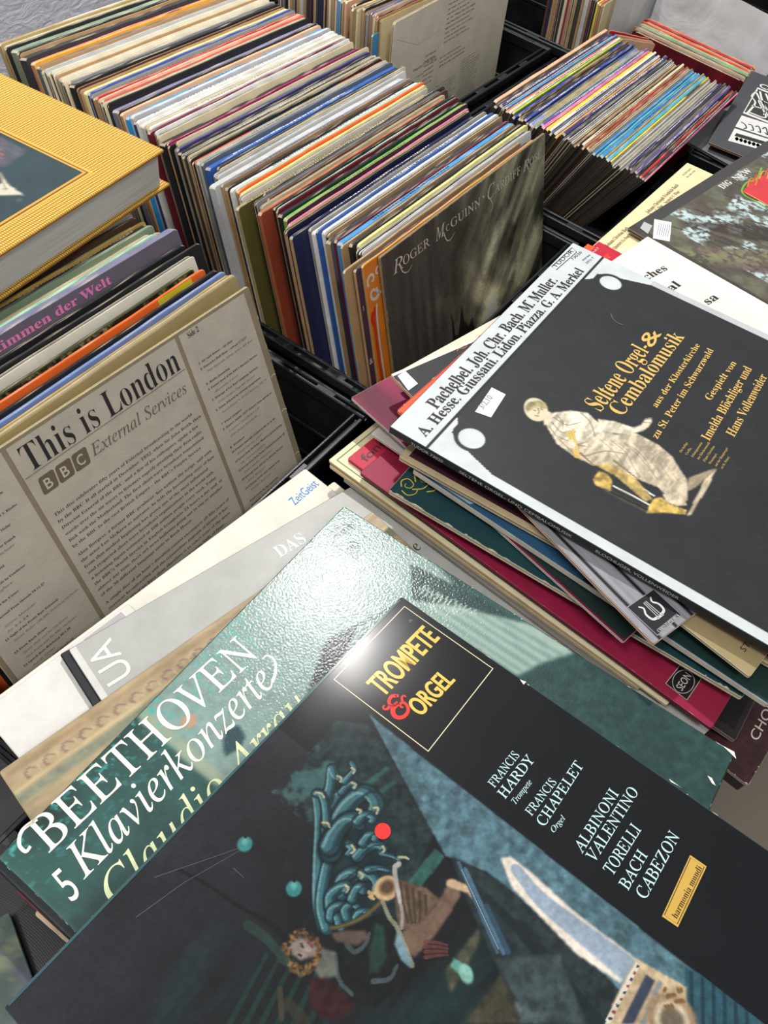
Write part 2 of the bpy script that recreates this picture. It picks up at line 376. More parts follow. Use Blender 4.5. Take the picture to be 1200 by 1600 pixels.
# ------------------------------------------------------------------ the setting
def setting():
    # tiled grey-brown floor
    m, nt, b = nodes('floor screed'); tc = nt.nodes.new('ShaderNodeTexCoord')
    n = tex(nt, 'ShaderNodeTexNoise', Scale=3.0, Detail=6.0); link(nt, tc.outputs['Object'], n.inputs['Vector'])
    r = ramp(nt, n.outputs['Fac'], .3, lin((128, 116, 102)), .7, lin((150, 138, 122))); link(nt, r.outputs[0], b.inputs['Base Color']); b.inputs['Roughness'].default_value = .45
    M['floor'] = m
    m, nt, b = nodes('rough white plaster'); tc = nt.nodes.new('ShaderNodeTexCoord')
    mp = nt.nodes.new('ShaderNodeMapping'); mp.inputs['Scale'].default_value = (1, 1, 2.2); link(nt, tc.outputs['Object'], mp.inputs['Vector'])
    n = tex(nt, 'ShaderNodeTexNoise', Scale=42.0, Detail=7.0, Distortion=1.2); link(nt, mp.outputs[0], n.inputs['Vector'])
    r = ramp(nt, n.outputs['Fac'], .2, lin((206, 206, 212)), .7, lin((232, 232, 236))); link(nt, r.outputs[0], b.inputs['Base Color'])
    bp = nt.nodes.new('ShaderNodeBump'); bp.inputs['Strength'].default_value = .6; bp.inputs['Distance'].default_value = .0025
    link(nt, n.outputs['Fac'], bp.inputs['Height']); link(nt, bp.outputs[0], b.inputs['Normal']); b.inputs['Roughness'].default_value = .9
    M['plaster'] = m
    m, nt, b = nodes('grey table laminate'); tc = nt.nodes.new('ShaderNodeTexCoord')
    n = tex(nt, 'ShaderNodeTexNoise', Scale=20.0, Detail=5.0); link(nt, tc.outputs['Object'], n.inputs['Vector'])
    r = ramp(nt, n.outputs['Fac'], .3, lin((70, 68, 66)), .7, lin((92, 90, 88))); link(nt, r.outputs[0], b.inputs['Base Color']); b.inputs['Roughness'].default_value = .4
    M['table'] = m
    f = MB(); f.box(-3, -3, -1.09, 3, 3.5, -1.07, (1, 1, 1), 'floor'); tag(f.build('floor'), kind='structure')
    w = MB(); w.box(-.72, -3, -1.07, -.64, 3.5, 3.0, (1, 1, 1), 'plaster'); tag(w.build('wall_back'), kind='structure')
    t = empty('display_table', Matrix.Translation((0, .3, -.333))); tag(t, 'grey table under the black crates, its front edge past the stacked sleeves', 'table')
    a = MB(); a.box(-.635, -1.05, -.028, .44, 1.45, -.0005, (1, 1, 1), 'table', .003); a.build('table_top', t)
    for x in (-.6, .4):
        for y in (-1.0, 1.4):
            l = MB(); l.box(x - .02, y - .02, -.737, x + .02, y + .02, -.028, (1, 1, 1), 'plastic', .003); l.build('leg', t)
def crate(x0, x1, y0, y1, zr, label, zb=-.332):
    """folding crate; the rim is two rails with a groove, the walls are ribbed"""
    cx, cy = (x0 + x1) / 2, (y0 + y1) / 2; hx, hy = (x1 - x0) / 2, (y1 - y0) / 2; H = zr - zb
    r = empty('folding_crate', Matrix.Translation((cx, cy, zb))); tag(r, label, 'crate', 'black folding crates')
    b = MB(); b.box(-hx + .004, -hy + .004, 0, hx - .004, hy - .004, .006, mat='plastic', bev=.002)
    for k in range(9): y = -hy + .02 + (2 * hy - .04) * k / 8; b.box(-hx + .01, y - .002, .006, hx - .01, y + .002, .008)
    b.build('base', r)
    for ax, h, L, nm in (('y', hy, hx, 'side_panel'), ('x', hx, hy, 'end_panel')):
        for sg in (-1, 1):
            w = MB()
            def bx(a0, a1, t0, t1, z0, z1, bev=.0012):
                t0, t1 = sorted((sg * t0, sg * t1))
                if ax == 'y': w.box(a0, t0, z0, a1, t1, z1, mat='plastic', bev=bev)
                else: w.box(t0, a0, z0, t1, a1, z1, mat='plastic', bev=bev)
            E = L - (.0002 if ax == 'y' else .013)
            bx(-E, E, h - .009, h - .005, .006, H - .012, 0)
            # two rails of the rim with a groove between them, notched
            bx(-E, E, h - .012, h - .0085, H - .014, H, .001); bx(-E, E, h - .0045, h, H - .012, H - .001, .001); bx(-E, E, h - .009, h - .004, H - .014, H - .006, 0)
            k = 0; a = -E + .03
            while a < E - .05:
                bx(a, a + .022, h - .0095, h - .0035, H - .008, H - .0012, .0008); a += .062; k += 1
            for q in range(4): z = .03 + q * (H - .07) / 3.6; bx(-E + .012, E - .012, h - .012, h - .009, z, z + .006, .001); bx(-E + .004, E - .004, h - .005, h - .0015, z, z + .005, .001)
            for q in range(7): a = -E + .01 + (2 * E - .02) * q / 6; bx(a - .002, a + .002, h - .005, h - .002, .008, H - .014, 0)
            o = w.build(nm, r)
            if ax == 'x':
                g = MB()
                def gx(a0, a1, t0, t1, z0, z1):
                    t0, t1 = sorted((sg * t0, sg * t1)); g.box(t0, a0, z0, t1, a1, z1, mat='plastic', bev=.002)
                gx(-.045, .045, h - .0135, h - .009, H - .05, H - .045); gx(-.045, .045, h - .0135, h - .009, H - .026, H - .021); gx(-.045, -.04, h - .0135, h - .009, H - .045, H - .026); gx(.04, .045, h - .0135, h - .009, H - .045, H - .026)
                g.build('hand_grip', o)
                for s2 in (-1, 1):
                    g = MB(); c = s2 * (L - .035); gx(c - .014, c + .014, h - .015, h - .009, H - .04, H - .018); gx(c - .008, c + .008, h - .017, h - .015, H - .034, H - .024); g.build('latch', o)
    return r
# ------------------------------------------------------------------ records standing in the crates
CN = dict(cream=(226, 212, 176), ivory=(232, 226, 206), white=(234, 234, 230), silver=(196, 198, 198), grey=(150, 150, 148), slate=(92, 100, 112), dark=(62, 58, 56), black=(30, 30, 33), charcoal=(50, 50, 54),
    brown=(92, 60, 42), tan=(176, 142, 102), khaki=(168, 150, 102), olive=(92, 86, 42), copper=(166, 98, 58), rust=(150, 66, 44), orange=(240, 108, 40), amber=(232, 162, 58), yellow=(236, 214, 60), paleyellow=(236, 226, 150), gold=(198, 158, 72),
    red=(200, 44, 44), salmon=(214, 116, 100), pink=(226, 120, 160), magenta=(168, 30, 92), maroon=(104, 26, 44), crimson=(170, 30, 60), purple=(104, 78, 150), indigo=(60, 54, 110), navy=(28, 34, 72), blue=(46, 96, 172), royal=(50, 76, 170), sky=(70, 150, 206), cyan=(24, 160, 232),
    periwinkle=(126, 148, 200), teal=(40, 110, 120), mint=(170, 216, 190), sage=(128, 146, 122), green=(88, 196, 80), darkgreen=(28, 62, 50), lavender=(130, 128, 156), plum=(70, 48, 62), peach=(226, 178, 140), turquoise=(84, 178, 200), lime=(176, 200, 70))
WN = dict(paleyellow='pale yellow', darkgreen='dark green', royal='royal blue', sky='sky blue', cyan='bright blue', navy='navy blue', dark='dark brown', slate='slate blue', periwinkle='periwinkle blue', silver='silver grey', lavender='lavender grey', royalblue='royal blue')
ORD = ['', 'next', 'second', 'third', 'fourth', 'fifth', 'sixth', 'seventh', 'eighth', 'ninth', 'tenth', 'eleventh', 'twelfth', 'thirteenth', 'fourteenth', 'fifteenth', 'sixteenth', 'seventeenth', 'eighteenth', 'nineteenth', 'twentieth', 'next but twentieth']
def stand_mesh(W, H, T, top, kind, front, side, seed, wob=.35, seg=22, corner=2.0):
    """one sleeve: x along its top edge, y down its face, z out of its front; mm in, m out"""
    R = random.Random(seed); mb = MB(); W, H, T = W / 1000, H / 1000, T / 1000
    us = [0, .001, .003] + [W * (i + 1) / (seg + 1) for i in range(seg)] + [W - .003, W - .001, W]; n = len(us)
    ph = R.random() * 9; wb = [wob / 1000 * (math.sin(ph + 9 * u / W) * .6 + math.sin(ph * 2 + 23 * u / W) * .4 + R.uniform(-.25, .25)) for u in us]
    drop = [corner, corner * .4, .1] + [0] * (n - 6) + [.1, corner * .4, corner]
    ct, cf, cs = lin(CN.get(top, top)), lin(CN.get(front, front)), lin(CN.get(side, side)); paper = lin((224, 210, 178)); dk = lin((34, 30, 28))
    e = min(.0005, T * .22); p = min(.0007, T * .3)
    if kind in 'sbtpm': prof = [(0, e * 1.2, cf), (-e * .6, e * .2, ct), (-T * .5, 0, ct), (-T + e * .6, e * .2, ct), (-T, e * 1.2, ct * .9)]
    else:
        inn = lin(R.choice([(226, 224, 216), (206, 200, 188), (214, 202, 170)])); g = .0026
        prof = [(0, e, cf), (-.0002, 0, ct), (-p, .0001, ct), (-p - .0001, g, dk), (-T * .42, g, dk), (-T * .45, .0012, inn), (-T * .58, .0012, inn), (-T * .62, g, dk), (-T + p + .0001, g, dk), (-T + p, .0002, ct), (-T + .0002, .0003, ct), (-T, e, ct)]
    K = len(prof); V = []; Cc = []
    if kind == 'm': cuts = sorted(R.uniform(.1, .9) for _ in range(2)); mc = [ct, lin(CN[R.choice(['ivory', 'red', 'sky', 'khaki', 'plum'])]), ct * .8]
    for i, u in enumerate(us):
        q = R.random()
        for k, (z, y, c) in enumerate(prof):
            V.append((u, -(y + wb[i] + drop[i] / 1000), z + R.uniform(-1, 1) * T * .015))
            cc = c
            if 0 < k < K - 1 and kind in 'sbtpm':
                if kind == 'm': cc = mc[sum(u / W > t for t in cuts)]
                if kind == 'p': cc = c * R.uniform(.45, 1.5) + .06 * R.random() * paper
                if (i < 2 or i > n - 3): cc = cc * .35 + paper * .65
            if k in (1, K - 2) and R.random() < .22 and kind in 'sbtpm': cc = cc * .45 + paper * .55
            Cc.append(np.clip(cc, 0, 1))
    F = [(i * K + k, i * K + k + 1, (i + 1) * K + k + 1, (i + 1) * K + k) for i in range(n - 1) for k in range(K - 1)]
    mb.add(V, F, Cc, 'edge'); V = np.array(V)
    fr = V[0::K]; bk = V[K - 1::K]
    for L, z, c in ((fr, 0, cf), (bk, -T, lin((120, 112, 100)))):
        lo = L.copy(); lo[:, 1] = -H; lo[:, 2] = z; m = len(L); idx = [(i, i + 1, m + i + 1, m + i) for i in range(m - 1)]
        mb.add(np.vstack([L, lo]), idx, c, 'satin')
    for base, x in ((0, 0.), ((n - 1) * K, W)):
        L = V[base:base + K]; lo = L.copy(); lo[:, 1] = -H; cl = np.array([cs if (0 < k < K - 1) else cs * .7 for k in range(K)])
        if kind == 'o': cl = np.array([paper * .8 if (k < 3 or k > K - 4) else dk for k in range(K)]) if R.random() < .5 else cl
        mb.add(np.vstack([L, lo]), [(k, k + 1, K + k + 1, K + k) for k in range(K - 1)], np.vstack([cl, cl]), 'edge')
    mb.add([(0, -H, 0), (W, -H, 0), (W, -H, -T), (0, -H, -T)], [(0, 1, 2, 3)], paper, 'edge')
    if kind == 't' and T > .0022:   # tiny, unreadable printing along the spine
        pc = lin((235, 232, 225)) if sum(CN.get(top, top)) < 360 else lin((50, 46, 50)); x = W * R.uniform(.04, .3); xe = min(W * R.uniform(.55, .97), W - .005)
        while x < xe:
            l = R.uniform(.0008, .0035); i = min(int(x / W * n), n - 2); y = -np.interp(x, us, wb) + .00012
            mb.add([(x, y, -T * .33), (x + l, y, -T * .33), (x + l, y, -T * .66), (x, y, -T * .66)], [(0, 1, 2, 3)], pc, 'edge'); x += l + R.uniform(.0006, .0022)
    return mb
def pose(P, lean, yaw):
    c, s = math.cos(yaw), math.sin(yaw); u = np.array([-s, c, 0]); d = np.array([c * math.sin(lean), s * math.sin(lean), -math.cos(lean)]); return u, d
def mat_of(P, u, d):
    n = np.cross(d, u); m = Matrix.Identity(4)
    for i in range(3): m[i][0] = u[i]; m[i][1] = -d[i]; m[i][2] = n[i]; m[i][3] = P[i]
    return m
def parse(txt):
    out = []
    for ln in txt.strip().splitlines():
        for it in ln.split(','):
            it = it.strip()
            if not it: continue
            L = None
            if '"' in it: L = it.split('"')[1]; it = it.split('"')[0]
            p = it.split(); e = dict(c=p[0], T=float(p[1]), k=p[2] if len(p) > 2 and '=' not in p[2] else 'o', y=0, g=.35, z=0, L=L)
            for q in p[2:]:
                if '=' in q: k, v = q.split('='); e[k] = v if k in ('f', 's') else float(v)
            out.append(e)
    return out
def row_labels(E, row, fwd='in front of', back='behind'):
    lm = [i for i, e in enumerate(E) if e['L']]; used = set()
    for i, e in enumerate(E):
        noun = {'b': 'record box set', 'o': 'open-topped record sleeve'}.get(e['k'], 'record sleeve')
        if e['L']: e['label'] = f"{e['L']} {row}"; continue
        j = min(lm, key=lambda q: abs(q - i)); n = abs(i - j); side = back if i > j else fwd; short = E[j]['L'].replace(' record', '').replace(' sleeve', ' one').replace(' box set', ' box')
        short = short.split(' with ')[0].split(' standing ')[0].split(' last ')[0].split(' beside ')[0]
        w = WN.get(e['c'], e['c']); e['label'] = f"{w} {noun.replace('open-topped ', '')}, {ORD[n] if n < len(ORD) else n} {side} the {short}, {row.replace('in the ', '').replace('long ', '')}"
def row(E, start, dirx, leanf, yawf, y0, z0, rowname, group, xend=None, W=315., H=312., seed=0, name='record_sleeve', wob=.35, yj=2.4, zj=1.6, sidec=None, **lk):
    """E runs from the front of the row to the back; each sleeve leans by leanf, spaced by its own thickness"""
    row_labels(E, rowname, **lk); R = random.Random(seed)
    tot = sum((e['T'] + e['g']) / 1000 for e in E); sc = 1.
    ln0 = [leanf(i / max(1, len(E) - 1)) for i in range(len(E))]
    if xend is not None: sc = abs(start - xend) / sum((e['T'] + e['g']) / 1000 / math.cos(l) for e, l in zip(E, ln0))
    x = start; obs = []
    for i, e in enumerate(E):
        f = i / max(1, len(E) - 1); ln = leanf(f); T = e['T'] * (sc if xend is not None else 1); g = e['g'] * (sc if xend is not None else 1)
        yy = y0 + (e['y'] + R.uniform(-yj, yj)) / 1000; zz = z0 + (e['z'] + R.uniform(-zj, zj)) / 1000
        P = np.array([x - (0 - 0) * 0, yy, zz]); yw = yawf(f); u, d = pose(P, ln, yw)
        P[0] = x + (z0 - zz) * math.tan(ln) - (yy - y0) * math.tan(yw)
        front = e.get('f', e['c']); side = sidec or e.get('s', e['c'] if e['k'] in 'b' else ('tan' if R.random() < .4 else e['c']))
        mb = stand_mesh(W + R.uniform(-1, 1), H, T, e['c'], e['k'], front, side, seed * 1000 + i, wob)
        o = mb.build(name if e['k'] != 'b' else 'record_box'); o.matrix_world = mat_of(P, u, d)
        tag(o, e['label'], 'record box' if e['k'] == 'b' else 'record', group); e['o'] = o; obs.append(o)
        if e['k'] == 'o' and T > 2.2:
            p = MB(); p.box(.004, -H / 1000 + .003, -T * .00058, W / 1000 - .004, -.0024 - .0016 * R.random(), -T * .00046, lin((222, 216, 200)), 'paper'); p.build('inner_sleeve', o)
        x -= (T + g) / 1000 / math.cos(ln)
    return obs, x
MROW = '''amber 1.8 s f=amber y=-17 "orange record sleeve with white swirl art"
plum 2.6 s f=plum y=-26 g=2 , tan 2.2 s y=-33 f=tan g=1.5 , white 6.5 o y=-4 , paleyellow 3 s y=2 , black 3.5 p , tan 2 p y=-8, sky 5.5 t y=-9 "sky blue record sleeve with white spine print" , maroon 3 s y=-8, black 5 p y=-9 f=slate
cream 4 o y=-4 f=tan, white 3 s y=-4 , blue 2 s y=-10, white 4 t y=-11, grey 2.5 t y=-12 , navy 3.4 t y=-33 f=navy g=3 , khaki 3.5 o y=-31 f=navy, cream 2.6 o y=-22 , pink 2.2 s y=-18, tan 2.6 t y=-18 f=black g=1
green 3.6 s y=-12 "bright green record sleeve" , black 4.5 s y=-12 , maroon 2 s y=-10, mint 2.2 s y=-10, black 2.5 s y=-10 , copper 4 p y=-27 f=rust g=2 "copper brown speckled record sleeve" , cream 2.5 o y=-14, brown 2 p, grey 3.4 o y=-16, dark 2.4 t , khaki 3.4 t y=-30 f=olive g=2.5, ivory 3.4 o y=-18, paleyellow 2.5 s y=-14
orange 3 s y=-14 "bright orange record sleeve" , mint 2.2 s y=-14, white 3.2 t y=-15 , black 3.4 s y=-16 , lavender 2.2 t y=-19 f=tan , silver 7 s y=-27 f=silver g=3, white 3 o y=-8 , grey 2.2 s y=-8, cream 2 o , dark 2.4 p
blue 6 t y=-6 "blue record sleeve with worn printed spine" , slate 2.6 p y=-5, grey 2.6 t y=-9 f=silver, cream 3 o y=-9 , red 2.0 m y=-9 f=black, black 2.4 p y=-9 , cream 2.6 o y=-9 , dark 2.6 t y=-9, ivory 4.5 o y=-8 , black 4 s y=-6 , indigo 3 p y=-6, grey 2 o y=-6, cream 2.2 o , black 2.2 s y=-5
magenta 1.8 s y=-5 "thin magenta record sleeve" , black 7 b y=-5 f=black g=1.2, cream 2.2 o y=-2, cream 2.4 o y=-2, grey 2 p , white 2.2 o
maroon 3.6 s y=-4 f=maroon "maroon record sleeve" , white 3.4 t , cream 2.4 o, silver 2.4 s , ivory 2.8 p , white 3.4 t , indigo 4 t , silver 4.4 s , cyan 4.4 t "bright blue record sleeve with white print" , peach 3.6 s , black 2.8 p
lavender 10 b "lavender grey record box set with red butterfly marks" , black 3 o , cream 3 o , salmon 3.6 p "salmon pink record sleeve" , cream 2.6 o , red 2.4 p , tan 2.2 t , grey 4 o
royal 3.2 s "royal blue record sleeve" , paleyellow 3.8 p , tan 2.4 o , brown 3 p , tan 2.6 o f=brown, black 7 b f=black , grey 3 p
cream 3.4 o , ivory 3.2 o , cream 3 o , tan 2.4 o , cream 3.2 o , ivory 3.4 o , cream 2.6 o , silver 3 o, cream 3 o , tan 3 o
slate 4.5 s "slate blue record sleeve" , amber 4 m , salmon 3.4 p , charcoal 10 b "thick black leathery record box set" , tan 2 o , black 3 s , sage 10 b "sage green marbled record box set" , black 2.6 s , cream 3 o , khaki 4.6 s , magenta 5 m "magenta and cream record sleeve last against the wall"'''
LROW = '''khaki 1.6 o, cream 1.6 o, khaki 1.6 o, gold 2.2 s f=gold g=3 "gold record sleeve with dark blue artwork", periwinkle 3 s f=periwinkle g=1.4 y=2 , black 3 s f=black z=1 g=3.2 y=-4 "black record sleeve with small ornament", orange 2.6 s f=orange g=3.2 z=2 y=-12, darkgreen 2.4 p f=olive z=2 g=4.5 y=-16 "sleeve with dark forest photograph",
ivory 5.5 o z=2 y=-6 g=1.5, black 2.6 p f=black g=4 z=3 y=6 "black record sleeve with cracked cream edge", black 3.2 s f=black g=1.5 z=4 , lavender 9 b f=slate z=14 y=2 g=6 s=slate "grey purple record box set with pink lettering", dark 2.6 s , silver 3 o y=3 , mint 4 p y=-4, cream 2.8 o , cream 2.6 o y=-6, sage 4.5 p , black 2.6 t , gold 1.8 p , mint 5.5 o y=-10 , brown 3 s , tan 2.6 s y=-6 f=tan "tan record sleeve beside the yellow book", white 3 o , silver 2.6 o y=-8 , charcoal 2 s , white 2.2 o , grey 3 s , dark 3.5 s , cream 3.5 o , grey 3.5 s , black 3.5 s , tan 3.5 o, cream 3.5 o'''
RROW = '''pink 1.8 t f=plum, charcoal 2 t , red 2.2 m "red and orange striped record sleeve", dark 2.2 t , purple 3 t "purple record sleeve" , grey 2 o , charcoal 2 s , indigo 2.6 t , white 3 o , cream 2 o , white 2.8 o , ivory 2 o , yellow 1.8 m , turquoise 3.4 s "turquoise record sleeve" , khaki 2 s , sky 3.4 t , turquoise 2.4 s , sky 2.4 s , grey 2.2 o , cream 2 o , rust 2.8 p "rust red record sleeve" , copper 2 m , cream 2.6 t , black 1.6 s , tan 2.4 p , cream 2 o , white 3.4 o , charcoal 2.2 s , white 2.2 o , indigo 3.4 t ,
amber 2.2 s , silver 2.8 t , slate 2.2 s, white 2.4 t , yellow 2.8 s "bright yellow record sleeve" , pink 3 m , purple 2.8 t , teal 2.2 s , cream 2 o , periwinkle 3.4 m , slate 2.4 s , royal 2.4 t , black 2.6 s , dark 2.4 s , brown 2 s , royal 2.6 m , lime 2 p , cream 2.8 t , salmon 2.4 m , sky 2.2 s , ivory 2.6 o , indigo 3.2 t , charcoal 3.2 s , peach 3.4 s "peach record sleeve"'''
BROW = '''gold 2.6 o y=-3 f=cream , teal 2 s y=-15 z=-16 f=sky , tan 2.4 o y=-4 "teal blue sleeve standing lower beside the big cream lyric sheet" , maroon 2.4 s , cream 3.2 o f=cream "cream open record sleeve" , plum 2.4 s, purple 2.2 s , grey 3.2 o , tan 2.8 o y=-2, black 4 p g=1 "black record sleeve with torn white edge" , cream 3 o y=-4, khaki 3.2 p g=1.5 y=-10 f=khaki , black 3.2 s , white 3 o , tan 2.6 o , peach 2.8 s y=-4, black 4.6 s y=-3, cream 3 o, sky 3.4 s "light blue record sleeve" , grey 3 o , ivory 3 o , tan 2.6 s , grey 2.6 o , cream 3 o , brown 3.4 s , dark 2.4 s , navy 7 b f=navy "thick navy record box set" , dark 3 s , silver 3 o , tan 3 s , plum 3 s , charcoal 4 s , cream 2.4 o, navy 4 s , silver 3 o , cream 2.6 o , tan 2.6 o , charcoal 4 s , grey 3 o , rust 3 s , cream 3 o , black 4 s , grey 3 o , slate 4 s , cream 3 o'''
B2ROW = '''cream 2 o y=-3 , gold 2.4 o y=-5 f=gold , salmon 2.6 p f=pink y=-6 , yellow 2.6 s f=yellow y=-8 "bright yellow record sleeve" , black 2.6 s , tan 4 o , plum 4 s , grey 3 o , silver 4 s , ivory 3 o , sage 4 s , dark 5 s , black 4 s , white 3 o , tan 5 o , magenta 3 s , cream 4 o , charcoal 5 s "charcoal record sleeve" , grey 4 o , maroon 4 s , cream 4 o , navy 4 s , brown 4 s'''
def rows():
    rad = math.radians
    E = parse(MROW); ob, x = row(E, -.0045, -1, lambda f: rad(18.1), lambda f: rad(-.3 + .5 * math.sin(5 * f)) + rad(1.0) * f, -.002, -.001, 'in the long middle row', 'records in the long middle row', xend=-.485, seed=3)
    swirl(E[0]); butterfly([e for e in E if e['k'] == 'b' and e['c'] == 'lavender'][0])
    plumtext(E[1])
    E = parse(LROW); ob, x = row(E, -.0635, -1, lambda f: rad(23.3 - 3 * f), lambda f: rad(1.1), -.4245, .0, 'in the left row', 'records in the left row', seed=5); left_art(E)
    E = parse(RROW); ob, x = row(E, .112, -1, lambda f: rad(-29 + 19 * f), lambda f: rad(-.5), .377, -.028, 'in the tilted right row', 'records in the tilted right row', xend=-.098, seed=7, sidec=(58, 48, 40), name='record_sleeve', wob=.6, yj=4, zj=2.5)  # sidec: sleeve ends coloured dark brown to stand in for their shade
    E = parse(BROW); ob, x = row(E, -.2465, -1, lambda f: rad(5.5 - 2 * f), lambda f: rad(-1), .350, .018, 'in the rear middle crate', 'records in the rear middle crate', seed=9)
    E = parse(B2ROW); ob, x = row(E, -.118, -1, lambda f: rad(6), lambda f: rad(0), .735, -.012, 'in the rear right crate', 'records in the rear right crate', seed=13)
    singles()
def singles():
    cs = 'orange ivory orange salmon cream red ivory salmon cream orange cream ivory green cream sage ivory cream salmon cream maroon'.split()
    y = .868; z = -.052
    for i, c in enumerate(cs[::-1] if False else cs):
        T = 2.4; R = random.Random(i + 50); u = unit([1, -.06, 0]); tl = math.radians(11 - i * .35); d = unit([0, math.sin(tl), -math.cos(tl)]); d = unit(d - u * (d @ u))
        mb = stand_mesh(184, 184, T, c, 'o' if c in ('ivory', 'cream') else 's', c, 'cream', 700 + i, .5)
        o = mb.build('single_sleeve'); P = np.array([-.088 + R.uniform(-.003, .003), y, z + R.uniform(-.002, .002)]); o.matrix_world = mat_of(P, u, d)
        w = WN.get(c, c); o['label'] = f"{w} small single sleeve, {ORD[i + 1] if i else 'first'} in front of the leaning white sheets" if i else 'orange small single sleeve right against the leaning white sheets'
        o['category'] = 'record'; o['group'] = 'small single sleeves at the right end'; y -= .0031
    # dark red picture sleeve facing the tilted row, and the folded pale ones in the corner
    c = Cover((-.086, .80, -.052), (1, -.05, 0), (0, .1, -.99), 182, 182, 2.6); A = Art(182, 182, 1.5, (120, 26, 36)); A.c[:] = np.array((112, 30, 40)) * (.7 + .6 * fbm(A.X * .04, A.Y * .03, 4))[..., None]
    for i in range(14): A.stroke([(100 + i * 4, 40 + i * 3), (112 + i * 4, 34 + i * 5), (124 + i * 3, 44 + i * 5)], 2.4, 1.2, (196, 96, 84), .6)
    c.body((120, 26, 36), (214, 190, 160), art=A, r=9); c.build('single_sleeve', 'dark red picture single sleeve facing the tilted row', 'record', 'small single sleeves at the right end')
    for i, (x, yy, w) in enumerate(((-.100, .735, 60), (-.088, .728, 58), (-.078, .722, 55))):
        mb = stand_mesh(w, 170, 2.2, 'peach', 'o', ('red' if i == 0 else 'peach'), 'cream', 760 + i); o = mb.build('single_sleeve'); u, d = pose(0, math.radians(-4), math.radians(-62 + 5 * i)); o.matrix_world = mat_of((x, yy, -.04), u, d)
        tag(o, ['red faced folded single sleeve in the corner of the tilted row', 'pale peach folded single sleeve, middle of three in the corner', 'pale peach folded single sleeve nearest the tilted row corner'][i], 'record', 'small single sleeves at the right end')
def film_sheet(name, label, corners, seed, mat='film', amp=.004, n=26):
    a, b, c, d = [np.array(p, float) for p in corners]; mb = MB(); V = []
    nn = unit(np.cross(b - a, d - a))
    for side in (0, 1):
        for j in range(n + 1):
            for i in range(n + 1):
                s, t = i / n, j / n; p = (a * (1 - s) + b * s) * (1 - t) + (d * (1 - s) + c * s) * t
                h = (fbm(np.array([s * 4.]), np.array([t * 4.]), seed)[0] - .5) * 2 * amp; V.append(p + nn * (h - side * .0005))
    N = (n + 1) ** 2; F = []
    for j in range(n):
        for i in range(n): q = j * (n + 1) + i; F.append((q, q + 1, q + n + 2, q + n + 1)); F.append((N + q, N + q + n + 1, N + q + n + 2, N + q + 1))
    mb.add(V, F, (1, 1, 1), mat); o = mb.build(name, smooth=True); tag(o, label, 'sleeve'); return o
# artwork on the few visible fronts of the rows ---------------------------------
def front_cover(e):
    o = e['o']; m = o.matrix_world; P = np.array(m.translation); u = np.array(m.col[0])[:3]; d = -np.array(m.col[1])[:3]; c = Cover(P, u, d, 315, 312, e['T'], 'satin'); return c
def swirl(e):
    c = front_cover(e); c.rect(1, 1, 313, 311, (216, 122, 34), 1); S = (206, 196, 190); D = -20
    def spiral(u, v, r0, a0, turns, w, col=S):
        P = [(u + D + r0 * (1 - t) * math.cos(a0 + t * turns * 6.28), v + r0 * (1 - t) * math.sin(a0 + t * turns * 6.28)) for t in np.linspace(0, .85, 26)]; c.line(P, w, col, 4, w * .6)
    spiral(30, 17, 7, 2.4, 1.1, 3); spiral(40, 14, 7, 1.2, -1.1, 3); spiral(31, 30, 8, .3, 1.1, 3.4); spiral(42, 29, 7, 3.4, -1.0, 3)
    sh = lambda L: smooth([(a + D, b) for a, b in L])
    c.line(sh([(30, 44), (27, 52), (26, 66), (26, 100), (28, 160), (30, 220), (31, 300)]), 4, (196, 60, 30), 3); c.line(sh([(33, 42), (31, 52), (30, 80), (31, 130), (33, 200), (35, 300)]), 2.2, S, 4)
    c.line(sh([(25, 60), (23, 54), (25, 48), (29, 50)]), 3, (196, 40, 30), 5)
    c.poly([(20, 74), (25, 66), (70, 120), (62, 130)], (120, 160, 40), 3); c.poly([(22, 75), (26, 69), (66, 118), (61, 124)], (24, 24, 24), 4); c.text('Touch', 24, 78, 5, (230, 230, 225), 'sansb', -50, None, 6)
    c.mb.build('front_artwork', e['o'])
def plumtext(e):
    c = front_cover(e); c.text('&9', 1, 96, 6, (214, 200, 190), 'ital', 0, None, 3); c.text('J', 3, 40, 4, (214, 200, 190), 'ital', 20, None, 3); c.mb.build('front_artwork', e['o'])
def top_strip(e):
    """a cover-like frame on the top edge of a box set: u along the spine, v across its thickness"""
    o = e['o']; m = o.matrix_world; P = np.array(m.translation); u = np.array(m.col[0])[:3]; up = np.array(m.col[1])[:3]; n = np.array(m.col[2])[:3]
    T = e['T'] / 1000; c = Cover(P - n * T + up * .0006, u, n, 315, e['T'], 1, 'satin'); return c
def butterfly(e):
    c = top_strip(e); c.rect(250, 1.5, 300, 7.5, (178, 36, 46), 2)
    for u in (42, 158, 276):
        for k, (a, b) in enumerate(((-1, -1), (1, -1), (-.8, 1), (.8, 1))): c.disc(u + a * 3.4, 4.4 + b * 1.5, 3.4, (168, 44, 44) if u < 200 else (60, 30, 36), 3, 1.7)
        c.line([(u, 2.4), (u, 7)], .8, (40, 24, 30), 4)
    c.mb.build('spine_print', e['o'])
